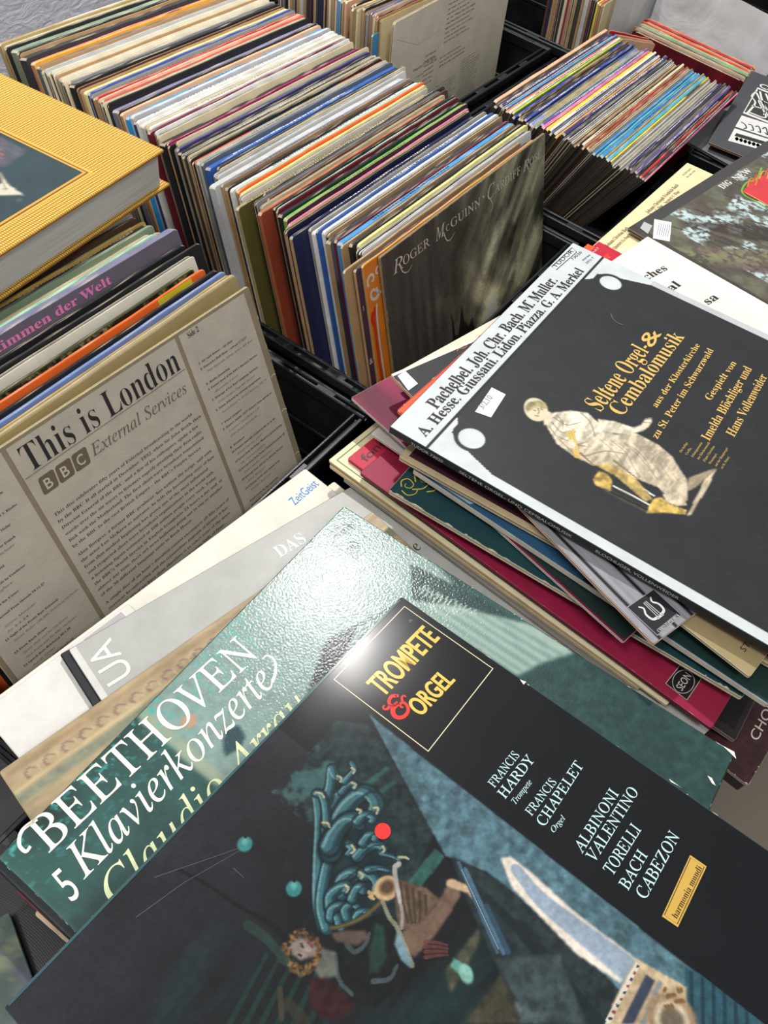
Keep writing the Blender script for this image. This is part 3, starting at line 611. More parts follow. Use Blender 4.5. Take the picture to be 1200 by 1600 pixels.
def left_art(E):
    sp = [e for e in E if e['k'] == 'b' and e['c'] == 'lavender'][0]; c = front_cover(sp); c.rect(.5, .6, 312, 60, (100, 92, 104), 1)
    c.text('Die schönsten Stimmen der Welt', 26, 10.4, 6.6, (226, 122, 176), 'serifb', 0, 212, 3, 4); c.mb.build('front_lettering', sp['o'])
    fo = [e for e in E if e['L'] and 'forest' in e['L']][0]; c = front_cover(fo); A = Art(313, 40, 1.3, (34, 30, 26))
    nz = fbm(A.X * .1, A.Y * .12, 5, 5); fine = fbm(A.X * .5, A.Y * .5, 8, 3); g = np.clip((nz - .42) * 6, 0, 1) * np.clip((fine - .35) * 4, 0, 1) * np.clip((A.X - 60) / 120, .05, 1)
    A.c = A.c * (1 - g[..., None]) + np.array((122, 126, 62)) * g[..., None]; b = np.clip((fine - .58) * 9, 0, 1) * (A.X < 230) * .7; A.c = A.c * (1 - b[..., None]) + np.array((170, 160, 140)) * b[..., None]
    c.art(A, .001, 1, 1.5, 1); c.mb.build('front_artwork', fo['o'])
    go = [e for e in E if e['L'] and 'gold' in e['L']][0]; c = front_cover(go); c.poly(smooth([(60, 300), (90, 60), (140, 14), (210, 5), (235, 9), (240, 40), (220, 300)]).tolist(), (30, 22, 48), 2); c.mb.build('front_artwork', go['o'])
    bl = [e for e in E if e['L'] and 'ornament' in e['L']][0]; c = front_cover(bl)
    for u, r in ((268, 3.2), (276, 4.2), (284, 3.2)): c.line([(u + r * math.cos(a), 9 + r * math.sin(a)) for a in np.linspace(0, 6.1, 16)], .5, (190, 190, 180), 3)
    c.line(smooth([(262, 14), (276, 17), (290, 14)]), .6, (190, 190, 180), 3)
    c.poly([(2, 30), (60, 3), (190, 3), (120, 60), (20, 200)], (44, 62, 52), 1); c.mb.build('front_artwork', bl['o'])
    orr = E[[e['c'] for e in E].index('orange')]; c = front_cover(orr); c.rect(262, .8, 300, 12, (214, 196, 40), 2); c.mb.build('front_artwork', orr['o'])
# ------------------------------------------------------------------ covers one can read
def capmm(c, p0, p1, pt):
    a, b, t = c.uv(p0), c.uv(p1), c.uv(pt); e = unit(b - a); n = np.array([e[1], -e[0]]); return abs((t - a) @ n)
def tq(c, s, p0, p1, pt, col, style='serif', layer=3, res=3, umlaut=None):
    cap = capmm(c, p0, p1, pt); c.tpx(s, p0, p1, cap, col, style, layer, res)
    if umlaut is not None:
        a, b = c.uv(p0), c.uv(p1); w = glyphs(s, style, res)[2]; x0 = glyphs(s[:umlaut], style, res)[2] / w; x1 = glyphs(s[:umlaut + 1], style, res)[2] / w
        e = unit(b - a); n = np.array([e[1], -e[0]]); L = np.linalg.norm(b - a)
        for f in (.36, .68): q = a + e * L * (x0 + (x1 - x0) * f) + n * cap * .92; c.disc(q[0], q[1], cap * .085, col, layer, seg=10)
def roger():
    c = Cover((0, 0, 0), (0, 1, 0), (.3107, 0, -.9505), 315, 315, 3.2, 'satin'); A = Art(315, 315, 1.2, (60, 54, 48)); X, Y = A.X, A.Y
    n1 = fbm(X * .022 + .3 * fbm(X * .02, Y * .02, 3), Y * .022 - X * .012, 2, 6); n2 = fbm(X * .12, Y * .012, 6, 4); n3 = fbm((X - Y) * .01 + n1, (X + Y) * .04, 9, 6)
    rt = np.clip((X - 70) / 170, 0, 1); v = (.75 + .45 * (n2 - .5)) * (1 - rt) + rt * (.8 + 2.2 * (n3 - .5)); v = np.clip(v, .3, 2.2)
    base = np.array((98, 91, 82)) * (1 - rt[..., None]) + np.array((136, 134, 108)) * rt[..., None]; A.c = base * v[..., None]
    cl = np.exp(-(((X - 185) / 55) ** 2 + ((Y - 155) / 60) ** 2)) * np.clip((n1 - .35) * 4, 0, 1.2); A.c = A.c + np.array((88, 84, 68)) * cl[..., None]
    cl = np.exp(-(((X - Y * .9 - 60) / 26) ** 2)) * np.clip((n1 - .4) * 4, 0, 1) * np.clip((X - 120) / 60, 0, 1); A.c = A.c + np.array((60, 56, 42)) * cl[..., None]
    gr = fbm(X * .7, Y * .7, 12, 2); A.c = A.c * (.86 + .28 * gr[..., None])
    for p, r1, r2, k in (((768, 385), 22, 30, 60), ((735, 430), 16, 22, 34), ((690, 470), 30, 16, 22), ((800, 330), 22, 26, 34)):
        q = c.uv(p); gl = np.exp(-((X - q[0]) / r1) ** 2 - ((Y - q[1]) / r2) ** 2) * np.clip((fbm(X * .05, Y * .05, 33, 5) - .3) * 3, 0, 1.1); A.c = A.c + k * np.array((1, .97, .82)) * gl[..., None]
    # dark rigging and hull of a ship in the waves
    U = lambda *p: [tuple(x) for x in c.uvs(list(p))]
    for pts in (U((708, 535), (706, 505), (704, 488), (709, 505), (713, 535)), U((716, 530), (719, 498), (722, 476), (725, 500), (733, 510), (737, 496), (741, 512), (752, 522), (742, 532)), U((700, 540), (712, 524), (740, 520), (760, 530), (750, 560), (700, 560))): A.poly(pts, (24, 23, 22), .85, soft=1)
    for p in ((829, 257), (833, 252)): q = c.uv(p); A.stroke([(q[0] - 7, q[1] - 3), q, (q[0] + 8, q[1] - 5)], 2.4, 1.2, (40, 40, 34), .8)
    c.body((60, 54, 48), (150, 128, 92), (60, 54, 48), art=A, spine=(140, 118, 84), r=2)
    col = (206, 194, 176)
    for s, x, w, cap, st in (('R', 17, 15, 12.5, 'ital'), ('OGER', 33, 44, 8.2, 'roman'), ('M', 88, 17, 12, 'ital'), ('C', 107, 6, 6, 'roman'), ('GUINN', 116, 56, 8.2, 'roman'), ('C', 186, 15, 14, 'ital'), ('ARDIFF', 203, 54, 8.2, 'roman'), ('R', 264, 13, 11, 'ital'), ('OSE', 279, 27, 8.2, 'roman')):
        c.text(s, x, 24 if cap > 10 else 22.5, cap, col, st, 0, w, 3)
    c.line(smooth([(27, 21), (31, 28), (38, 31), (46, 28)]), 1.5, col, 3, .4); c.line(smooth([(102, 21), (106, 30), (113, 33), (122, 29)]), 1.6, col, 3, .4); c.line(smooth([(192, 24), (196, 30), (196, 36), (192, 38)]), 1.2, col, 3, .4); c.line(smooth([(274, 22), (278, 28), (286, 31)]), 1.2, col, 3, .4)
    c.line([(177, 15), (180, 18)], 1.4, col, 3)
    c.wear((196, 178, 140), 'tl', 46, 1.1, 3); c.wear((150, 138, 112), 'r', 20, .7, 4)
    c.build('record_sleeve', 'dark painted sleeve of a stormy sea at the front of the middle row', 'record')
BODY = ['This disc celebrates fifty years of External broadcasting to the world', 'by the BBC. It all started in December, 1932, when Sir John Reith, then', 'Director General of the BBC, and a few of his colleagues, spoke a few', 'words over the air waves to listeners eagerly awaiting their first radio', 'link with the Motherland. The first short-wave broadcast transmitted', "by the BBC to the vast British Empire \u2013 the BBC's Empire Service.", '',
    'Alan Burgess, a former BBC producer, has written the script, and with', 'the actor Leo McKern as narrator, he tells the fascinating story of how', 'from that modest beginning has grown one of the most influential', 'and respected short-wave broadcast organisations in the world with', 'a listening figure estimated at 100 million people every week. Today', "the BBC's World Service in English broadcasts 24 hours a day and, at", 'almost any time, there are news bulletins going out in one or another', 'of the 36 different language units in Bush House.', '',
    "A single disc of an hour's duration cannot encompass all fifty years of", 'overseas broadcasting and the tremendous pageant of history it has', 'reflected. What we have done therefore is to select some of the more', 'memorable voices and events of the broadcasting halls of fame,', 'including some of the great moments heard by listeners']
S2 = ["1  Air raid Sirens \u2013 All clear", "2  Hancock's Half Hour \u2013 extract 17.2.57", '   Tony Hancock, Sidney James, Bill Kerr', '', "3  Radio jamming", "4  Former head of the BBC's Russian Service", '   Alexander Lieven', '5  Montage of Far East Language Services', '   Lydia Bergen, Yugoslav Section', "6  Vision followed by overseas programme", '   then followed by World Dancing, July 62', '', '7  Final chapter', "8  Queen's Jubilee 1977: Extract from speech at", "   London's Guildhall 7.6.77", '   HM Queen Elizabeth', '', '9  Fanfare', '10 Fanfare specially composed for us in the', '   World Service 1.5.77', "11 Extract from the Prime Minister's speech during", '   the commemoration', '12 Excerpt from Peter Pooley, Football broadcast 10', '   Radio sports, December', '13 Excerpt from Service to Russia Service', '   Alan Burgess', '14 Closing words and sounds from', '   George Burrows', '', 'Final words by the narrator', 'Producer Alan Burgess', 'Sound engineer Peter White']
S1L = ['3  King George V speaks from Sandringham', '   Christmas Day', '', "4  'Empire Builder' Instructor: Major S. Rhodes", '   in Rhodesia', "5  'Announcement' Rhodesian  'Malay'", '   in Transmission', '6  Orchestral piece by Cesar Franck', '   BBC Symphony Orchestra', '', '7  Around the World', '   Excerpt', '8  Opening words by Conductor', '   Birmingham', '', '9  Voices for Cones', '', '10 Farewell From Ontario 18.11.47', '', '   Nelson Mandolin', '   by 6.6.54', '11 Night of the Proms Rule Britannia', '   Jimmie Walker with BBC Symphony Orchestra', '', '12 From Bush House', '   Henry Hall and his Orchestra', '   Jack Payne and his BBC Orchestra', '13 Speech from Reichstag 30.1.39', '   Adolf Hitler', '14 Excerpt from BBC broadcast', '   Norman Churchill', "15 Excerpt from speech at the Lord Mayor's Banquet", '   Neville Chamberlain', '16 Opening of the Arabic Service 3.1.38', "17 Extract from the J.B. programme"]
def bbc():
    c = Cover((-.0608, -.4255, 0), (.0206, .9998, 0), (.4009, -.0083, -.9161), 315, 315, 2.6, 'matte'); c.body((140, 127, 102), (206, 192, 150), art=None, r=2)
    uv = c.uvs; pan = (186, 177, 160); K = (112, 98, 74)
    q = uv([(277, 527), (381, 458), (462, 717), (381, 787), (6, 700), (271, 531), (377, 792), (98, 850)])
    rx0 = (q[0][0] + q[3][0]) / 2; rx1 = (q[1][0] + q[2][0]) / 2; mx0 = (q[4][0] + q[7][0]) / 2; mx1 = (q[5][0] + q[6][0]) / 2; top = (q[0][1] + q[1][1] + q[4][1] + q[5][1]) / 4
    rx1 = min(rx1, 309); c.rect(rx0, top, rx1, 311, pan, 1); c.rect(mx0, top, mx1, 311, pan, 1); c.rect(4, top, mx0 - (rx0 - mx1), 311, pan, 1)
    ink = (34, 30, 30); tq(c, 'This is London', (46, 740), (283, 577), (22, 703), ink, 'light', res=5)
    a = c.uv((66, 704)); l1 = c.uv((262, 560))
    tq(c, 'External Services', (147, 713), (293, 612), (141, 695), (108, 96, 76), 'ital')
    b0 = c.uv((48, 760)); yb = c.uv((60, 774))[1]; x0 = c.uv((62, 772))[0]; cap = capmm(c, (147, 713), (293, 612), (141, 695)); bw = (c.uv((134, 706))[0] - c.uv((54, 757))[0]) / 3 - 1.4
    t0 = c.uv((147, 713)); x0 = mx0 + 6.5
    for i in range(3):
        u0 = x0 + i * (bw + 1.2); v1 = t0[1] + 2.6; v0 = v1 - bw * 1.05; r = 2; P = []
        for cx, cy, a0 in ((u0 + bw - r, v0 + r, -90), (u0 + bw - r, v1 - r, 0), (u0 + r, v1 - r, 90), (u0 + r, v0 + r, 180)):
            for k in range(5): a = math.radians(a0 + k * 22.5); P.append((cx + r * math.cos(a), cy + r * math.sin(a)))
        P = [(x + (v1 - y) * .12, y) for x, y in P]; c.poly(P[::-1], (104, 92, 70), 2); c.text('BBC'[i], u0 + bw * .26, v1 - bw * .2, bw * .62, (196, 188, 170), 'sansb', 0, bw * .5, 3)
    for v in (c.uv((48, 745))[1], c.uv((60, 774))[1] - 0): pass
    c.rect(mx0 + 1, t0[1] - cap * 1.75, mx1 - 1, t0[1] - cap * 1.68, (128, 118, 98), 2)
    p0, p1 = c.uv((79, 808)), c.uv((309, 646)); v = (p0[1] + p1[1]) / 2; W = mx1 - mx0 - 9; lh = (c.uv((118, 853))[1] - p0[1]) / 5 * 1.0; lh = 6.05
    wl = max(glyphs(t, 'serif', 2)[2] for t in BODY if t)
    for t in BODY:
        if v > 308: break
        if t: c.text(t, mx0 + 5.5, v, 2.55, (52, 48, 46), 'light' if 0 else 'serif', 0, W * glyphs(t, 'serif', 2)[2] / wl, 3, 2)
        v += lh if t else lh * .45
    tq(c, 'Side 2', (294, 529), (311, 517), (289, 522), ink, 'serif')
    def col(L, x0, x1, v, lh):
        wm = max(glyphs(t, 'serif', 1)[2] for t in L if t)
        for i, t in enumerate(L):
            if v > 306: break
            if t: bold = t[0] != ' '; c.text(t.strip() if not bold else t, x0 + (0 if bold else 5), v, 1.75, (48, 44, 42) if bold else (98, 88, 72), 'serifb' if bold else 'ital', 0, (x1 - x0) * min(1, glyphs(t, 'serif', 1)[2] / wm + .1), 3, 1)
            v += lh if t else lh * .8
    s0 = c.uv((306, 573)); col(S2, rx0 + 8, rx1 - 4, s0[1], 5.0)
    col(S1L, 12, mx0 - 12, c.uv((5, 795))[1] - 10, 4.8)
    c.wear((214, 204, 176), 'tr', 22, .8, 9)
    for v in (82, 118, 166): c.line([(309, v), (312, v - 1), (314.6, v + .5)], .6, (226, 214, 186), 5)
    c.build('record_sleeve', 'grey and khaki sleeve back headed This is London in the left crate', 'record')
def lyric():
    c = Cover((-.2276, .3458, .0214), (-.0353, .9994, 0), (.0765, .0027, -.9971), 315, 313, 3, 'matte'); c.body((226, 218, 196), (208, 192, 156), r=5)
    g = (92, 90, 84); R = random.Random(4)
    words = 'When the night comes down and all the songs we sang are gone away my love with you'.split()
    def block(x0, x1, v0, v1, lh, col, cap, st='serif'):
        v = v0
        while v < v1:
            n = R.randint(5, 9) if x1 - x0 > 40 else R.randint(3, 5); t = ' '.join(R.choice(words) for _ in range(n)); c.text(t, x0, v, cap, col, st, 0, (x1 - x0) * R.uniform(.7, 1), 3, 1); v += lh
    p = c.uv((645, 113)); q = c.uv((680, 90)); c.text('Munster (1796-1827)', p[0], p[1], 3.4, (206, 84, 60), 'serif', 0, 58, 3)
    block(p[0] + 8, p[0] + 34, p[1] + 10, p[1] + 12, 5, g, 1.6)
    block(84, 116, 62, 100, 6, g, 2.1); block(130, 210, 8, 60, 5.6, g, 2.1); block(126, 200, 76, 92, 5.4, g, 2.0)
    block(60, 118, 128, 290, 3.7, (120, 116, 106), 1.4); block(124, 186, 112, 290, 3.7, (120, 116, 106), 1.4); block(192, 250, 98, 290, 3.7, (120, 116, 106), 1.4)
    c.line([(8, 20), (60, 40), (120, 38)], .6, (200, 190, 168), 2)
    c.build('record_sleeve', 'big cream sleeve back covered in small print, front of the rear middle crate', 'record')
PB = (np.array((.1107, -.5117, -.0744)), np.array((.011, .9994, .0317)), np.array((.9979, -.013, .0637)))
PT = (np.array((.1757, -.5549, -.0496)), np.array((.0668, .9978, .0054)), np.array((.9917, -.067, .1099)))
PS = (np.array((.1163, -.1511, -.0068)), np.array((-.0121, .9999, .0027)), np.array((.9991, .0119, .0397)))
def onp(F, h):
    u = unit(F[1]); d = unit(F[2] - u * (F[2] @ u)); n = np.cross(d, u); return F[0] - n * h, n
def lay(F, h, tl=None, d=None, u=None, bl=None, tr=None, W=315., H=315., T=3., mat='satin'):
    """a sleeve lying on the plane F lowered by h: one corner and one edge direction seen in the photograph"""
    P, n = onp(F, h); pt = lambda p: on_plane(p, P, n); anchor = tl or bl or tr; A = pt(anchor)
    if d is not None: dv = unit(pt(d) - A) * (-1 if bl else 1); uv_ = unit(np.cross(n, dv))
    else: uv_ = unit(pt(u) - A) * (-1 if tr else 1); dv = unit(np.cross(uv_, n))
    if bl: A = A - dv * H / 1000
    if tr: A = A - uv_ * W / 1000
    return Cover(A, uv_, dv, W, H, T, mat)
def beethoven():
    lid = Cover(*PB, 318, 318, 4, 'linen'); A = Art(318, 318, 1.2, (34, 66, 62)); X, Y = A.X, A.Y
    n1 = fbm(X * .03, Y * .03, 21, 5); A.c = A.c * (.55 + .95 * n1)[..., None]
    px = lid.uvs
    A.poly(px([(202, 1109), (560, 770), (700, 900), (760, 1000), (470, 1330), (338, 1229)]), (126, 150, 143), .95, .12, 3)
    A.poly(px([(202, 1109), (338, 1229), (352, 1214), (216, 1096)]), (150, 158, 128), .7, soft=2)
    A.poly(px([(505, 1010), (520, 995), (640, 935), (560, 980), (515, 1060), (480, 1085)]), (40, 52, 54), .9, .2, 1)
    A.poly(px([(350, 1142), (372, 1132), (384, 1150), (376, 1170), (352, 1182), (348, 1165)]), (34, 62, 68), 1, soft=1)
    q = lid.uv((295, 1127)); A.ell(q[0], q[1], 6.5, 5.5, (176, 140, 112), soft=.4)
    A.poly(px([(640, 880), (760, 940), (1160, 1185), (1120, 1280), (900, 1150), (805, 1054), (850, 1033), (850, 981), (644, 941)]), (38, 66, 64), 1, .25, 1)
    A.poly(px([(638, 938), (700, 944), (850, 981), (897, 1020), (850, 1034), (808, 1056)]), (148, 170, 158), 1, .05, 2)
    for k in range(5): a = (650 + 30 * k, 943 + 5 * k); b = (812 + 16 * k, 1050 - 6 * k); A.poly(px([a, (a[0] + 9, a[1]), (b[0] + 6, b[1] - 4), b]), (96, 128, 122), .7, soft=2)
    for k in range(12):
        x = 655 + k * 7.2; y = 915 + k * 3.4; h = (13, 14, 13, 15, 13, 14, 9, 15, 14, 13, 6, 6)[k]; A.poly(px([(x, y + h), (x + 3, y + h), (x + 11, y), (x + 7, y)]), (168, 186, 172), .85)
    for k in range(7): x = 940 + k * 12; A.poly(px([(x, 1095), (x + 3, 1094), (x + 60, 1190), (x + 50, 1192)]), (28, 50, 50), .5, soft=2)
    sp = np.clip((fbm(X * .35, Y * .35, 31, 3) - .62) * 8, 0, 1) * np.exp(-Y / 22) * (X < 200); A.c = A.c * (1 - sp[..., None]) + np.array((60, 170, 160)) * sp[..., None]
    lid.body((30, 60, 56), (30, 34, 38), art=A, spine=(32, 36, 40), r=1.2)
    cr = (238, 234, 218); yl = (214, 224, 176)
    tq(lid, 'BEETHOVEN', (80, 1330), (405, 1024), (42, 1290), cr, 'roman', res=6)
    b = lid.uv((80, 1330)); lid.line(smooth([(b[0] + 7, b[1] - 20), (b[0] - 2, b[1] - 21.5), (b[0] - 8, b[1] - 17), (b[0] - 8.5, b[1] - 11), (b[0] - 5, b[1] - 11)]), 2.4, cr, 3, 1.8)
    tq(lid, '5', (111, 1412), (128, 1396), (74, 1372), cr, 'sans', res=6)
    tq(lid, 'Klavierkonzerte', (134, 1372), (432, 1066), (98, 1332), cr, 'ital', res=6)
    e = lid.uv((432, 1066)); lid.line(smooth([(e[0] - 2, e[1] - 2), (e[0] + 5, e[1] - 5), (e[0] + 11, e[1] - 11), (e[0] + 11, e[1] - 17), (e[0] + 7, e[1] - 18)]), 2.2, cr, 3, 1)
    tq(lid, 'Claudio Arrau', (181, 1422), (486, 1104), (146, 1384), yl, 'ital', res=6)
    # record company shield
    s = px([(526, 824), (543, 819), (577, 843), (578, 856), (556, 874), (520, 850)]); lid.line(s + [s[0]], .45, (60, 70, 72), 3); c0 = np.mean(s, 0)
    tq(lid, 'PHILIPS', (527, 843), (556, 820), (521, 838), (52, 60, 62), 'sansb'); w = lid.uv((552, 855)); lid.line([(w[0] + 5 * math.cos(a), w[1] + 5 * math.sin(a)) for a in np.linspace(0, 6.28, 26)], .5, (52, 60, 62), 3)
    for dv in (-1.6, 0, 1.6): lid.line(smooth([(w[0] - 4, w[1] + dv), (w[0] - 1.5, w[1] + dv - .9), (w[0] + 1.5, w[1] + dv + .9), (w[0] + 4, w[1] + dv)]), .5, (52, 60, 62), 3)
    for du, dv in ((-2, -3), (2, 3)): lid.text('*', w[0] + du - .8, w[1] + dv + 1.6, 1.8, (52, 60, 62), 'sans', 0, None, 3)
    lid.wear((232, 236, 222), 'r', 16, 1.0, 21); lid.wear((110, 150, 146), 'tlb', 40, .6, 22)
    for p in ([(1128, 1165), (1147, 1175), (1150, 1186), (1140, 1176)], [(1105, 1212), (1112, 1216), (1118, 1228), (1112, 1224)], [(1045, 1217), (1066, 1232), (1060, 1228), (1048, 1222)]): lid.poly(px(p), (236, 236, 220), 5)
    root = empty('record_box', lid.matrix()); tag(root, 'green box set lettered BEETHOVEN 5 Klavierkonzerte, second from the top of the lower left pile', 'record box')
    lid.mb.build('lid', root)
    b = MB(); b.box(-.0045, -.3195, -.019, .3195, .0022, -.0043, lin((36, 40, 44)), 'satin', .001); b.build('box_base', root)
def ampersand(c, u, v, s, ang, col, layer=4):
    ca, sa = math.cos(math.radians(ang)), math.sin(math.radians(ang))
    T = lambda pts: [(u + s * (x * ca + y * sa), v + s * (-x * sa + y * ca)) for x, y in pts]
    c.line(smooth(T([(.78, -.74), (.62, -.86), (.42, -.8), (.34, -.66), (.44, -.53), (.62, -.5)])), s * .15, col, layer, s * .09)
    c.line(smooth(T([(.62, -.5), (.34, -.5), (.16, -.34), (.16, -.14), (.34, .0), (.6, -.02), (.76, -.2), (.74, -.4), (.62, -.42), (.56, -.32), (.62, -.26)])), s * .2, col, layer, s * .07)
    c.line(smooth(T([(.34, -.66), (.16, -.62), (.06, -.7), (.1, -.8), (.18, -.78)])), s * .12, col, layer, s * .05)
    c.line(smooth(T([(.76, -.44), (.86, -.56), (.98, -.56), (.98, -.46)])), s * .1, col, layer, s * .05); c.disc(*T([(.78, -.74)])[0], s * .075, col, layer, seg=12)
def trompete():
    c = Cover(*PT, 315, 315, 3, 'gloss'); A = Art(315, 315, .62, (30, 32, 36)); X, Y = A.X, A.Y; px = c.uvs
    n1 = fbm(X * .03, Y * .03, 41, 5); st = fbm(X * .05 - Y * .0, Y * .012, 44, 4)
    A.c = np.array((23, 26, 29)) * (.7 + .6 * n1)[..., None]
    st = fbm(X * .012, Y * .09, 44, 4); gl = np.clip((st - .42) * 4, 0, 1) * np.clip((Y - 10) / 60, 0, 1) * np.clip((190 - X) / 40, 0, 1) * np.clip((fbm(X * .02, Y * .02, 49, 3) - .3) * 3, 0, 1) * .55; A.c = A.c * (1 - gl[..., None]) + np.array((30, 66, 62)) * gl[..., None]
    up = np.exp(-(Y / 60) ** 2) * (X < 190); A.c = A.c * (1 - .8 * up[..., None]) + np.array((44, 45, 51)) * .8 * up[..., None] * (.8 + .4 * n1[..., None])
    P = lambda z: [(350 + a / 2.4, 1200 + b / 2.4) for a, b in z]; P8 = lambda z: [(750 + a * .375, 1100 + b * .375) for a, b in z]; P6 = lambda z: [(400 + a * .375, 900 + b * .375) for a, b in z]
    # carved ornament panel and beams behind the figure
    A.poly(px(P6([(150, 860), (330, 600), (480, 620), (740, 1067), (600, 1400), (330, 1250)])), (34, 50, 52), .9, .6, 2)
    pn = A.mask(px(P6([(60, 900), (260, 690), (330, 760), (300, 1000), (200, 1030)]))) * .7; tt = np.clip((fbm(X * .12, Y * .12, 61, 4) - .45) * 6, 0, 1); A.blend(pn * tt, (62, 110, 108))
    for a, b, cc in (([(440, 870), (545, 790), (560, 800), (460, 890)], 0, (44, 108, 100)), ([(490, 900), (580, 850), (590, 860), (500, 925)], 0, (40, 96, 92))): A.poly(px(P6(a)), cc, .7, soft=2)
    A.poly(px(P([(690, 430), (790, 300), (830, 330), (740, 445)])), (44, 92, 84), .9, .3, 1)
    A.poly(px(P([(830, 760), (960, 590), (960, 650), (850, 850)])), (92, 88, 66), .7, .5, 3); A.poly(px(P([(900, 960), (1040, 770), (1090, 830), (1110, 960)])), (66, 64, 48), .9, .4, 3)
    A.poly(px(P([(1040, 720), (1200, 850), (1200, 960), (1110, 960), (1080, 830)])), (96, 116, 118), .8, .5, 3)
    for k in range(7): A.stroke(px(P([(20 + 60 * k, 960), (160 + 50 * k, 700 + 10 * k)])), 3, 2, (26, 58, 52), .7)
    # blue ray of wall beside the black band
    blue = px([(576, 1115), (600, 1160), (621, 1200), (696, 1337), (760, 1362), (870, 1450), (960, 1540), (985, 1562), (1060, 1640), (1240, 1640), (805, 1296), (700, 1215)])
    A.poly(blue, (76, 110, 122), 1, .38, 1)
    A.poly(px([(704, 1337), (780, 1375), (900, 1480), (975, 1555), (940, 1640), (800, 1560), (735, 1420)]), (38, 48, 50), 1, .35, 2)
    for k in range(5): A.stroke(px([(740 + 22 * k, 1380 + 20 * k), (850 + 30 * k, 1500 + 34 * k)]), 3, 5, (28, 38, 40), .6)
    A.poly(px(P8([(60, 1060), (330, 1040), (440, 1333), (200, 1333)])), (66, 82, 84), .6, .4, 3)
    A.poly(px(P8([(85, 640), (125, 635), (200, 690), (400, 870), (650, 1060), (585, 1165), (400, 1040), (250, 885), (130, 760)])), (226, 214, 196), 1, .04, 2)
    A.stroke(px(P8([(150, 690), (260, 820), (420, 950), (600, 1090)])), 6, 13, (136, 158, 178), .9)
    A.poly(px(P8([(850, 1090), (1200, 1280), (1240, 1400), (860, 1400)])), (44, 84, 98), 1, .2, 1)
    for k in range(6): A.stroke(px(P8([(880 + 46 * k, 1120 + 26 * k), (885 + 46 * k, 1400)])), 1.8, 2.2, (24, 50, 62), .7)
    # painted stonework at the lower right
    A.poly(px(P8([(650, 1060), (860, 1180), (870, 1400), (500, 1400), (560, 1230)])), (196, 172, 132), 1, .2, 1)
    A.poly(px(P8([(650, 1075), (668, 1085), (540, 1333), (518, 1333)])), (216, 208, 190), 1)
    for k in range(9): t = k / 9; a = (655 - 130 * t, 1085 + 245 * t); A.poly(px(P8([a, (a[0] + 12, a[1] + 4), (a[0] + 6, a[1] + 16), (a[0] - 6, a[1] + 12)])), (150, 60, 50) if k % 2 else (40, 50, 70), .9)
    A.poly(px(P8([(690, 1125), (728, 1150), (640, 1333), (585, 1333)])), (58, 66, 84), 1, soft=1); A.poly(px(P8([(740, 1150), (762, 1160), (690, 1333), (668, 1333)])), (120, 134, 140), .9, soft=1)
    q = c.uv(P8([(800, 1320)])[0]); A.ell(q[0], q[1], 14, 14, (160, 130, 96), soft=.2); A.ell(q[0], q[1], 10, 10, (196, 180, 150), soft=.2); A.ell(q[0], q[1], 7, 7, (110, 96, 78), soft=.3)
    for k in range(12): q2 = px(P8([(770 + (k * 37) % 80, 1190 + (k * 23) % 90)]))[0]; A.ell(q2[0], q2[1], 2, 1.2, (120, 90, 54), k * 40, soft=.5)
    # wing: curling plumes
    T1, T2, H1 = (30, 66, 74), (62, 116, 126), (178, 184, 156)
    pl = [([(375, 590), (355, 500), (355, 350), (360, 200), (350, 100)], 7, 5), ([(385, 600), (365, 520), (375, 420), (400, 330), (450, 285), (485, 300), (470, 320)], 6, 4), ([(400, 300), (395, 200), (420, 120), (450, 90), (485, 95), (478, 110)], 9, 5), ([(400, 310), (430, 200), (470, 130), (530, 90), (575, 130), (560, 170)], 11, 6), ([(395, 290), (420, 240), (460, 195), (500, 190), (510, 215)], 10, 5),
        ([(385, 120), (400, 60), (405, 0), (420, 30), (436, 40)], 6, 3), ([(345, 95), (365, 100), (380, 140), (385, 210)], 4, 5), ([(440, 470), (440, 420), (480, 390), (520, 400), (515, 415)], 7, 4), ([(400, 520), (400, 480), (430, 450), (460, 440), (462, 460)], 6, 4), ([(500, 330), (530, 300), (570, 290), (600, 300), (590, 315)], 6, 3), ([(520, 400), (550, 400), (575, 430), (570, 460)], 6, 4), ([(400, 560), (405, 530), (430, 515), (455, 520), (450, 540)], 5, 3),
        ([(460, 560), (455, 530), (480, 510), (505, 525), (495, 545)], 5, 3), ([(495, 560), (510, 540), (540, 540), (545, 560)], 4, 3), ([(480, 490), (500, 450), (520, 445), (522, 465)], 5, 3), ([(500, 200), (530, 175), (560, 185), (556, 200)], 5, 3), ([(440, 90), (470, 60), (495, 60), (490, 75)], 4, 3), ([(520, 280), (545, 250), (570, 255), (566, 268)], 5, 3), ([(450, 50), (480, 20), (490, 0), (480, -20)], 4, 3), ([(540, 380), (580, 375), (620, 385)], 4, 2), ([(590, 320), (630, 330), (660, 345)], 3, 1.5), ([(425, 560), (440, 600), (480, 590), (520, 560)], 4, 3)]
    A.poly(px(P([(350, 110), (400, 60), (480, 60), (560, 90), (590, 160), (640, 330), (600, 400), (590, 520), (540, 600), (380, 600), (350, 400)])), (22, 40, 44), .8, .3, 4)
    for p, a, b in pl:
        q = np.array(px(P(p))); A.stroke(q, a * 1.35, b * 1.3, (13, 26, 30), .95); A.stroke(q, a * 1.05, b * 1.0, T1, 1)
        A.stroke(q + (-a * .12, -a * .12), a * .6, b * .55, T2, .75); A.stroke(q + (-a * .26, -a * .24), a * .18, b * .2, (124, 166, 164), .6); A.stroke(q + (a * .3, a * .3), a * .2, b * .2, (20, 44, 50), .7)
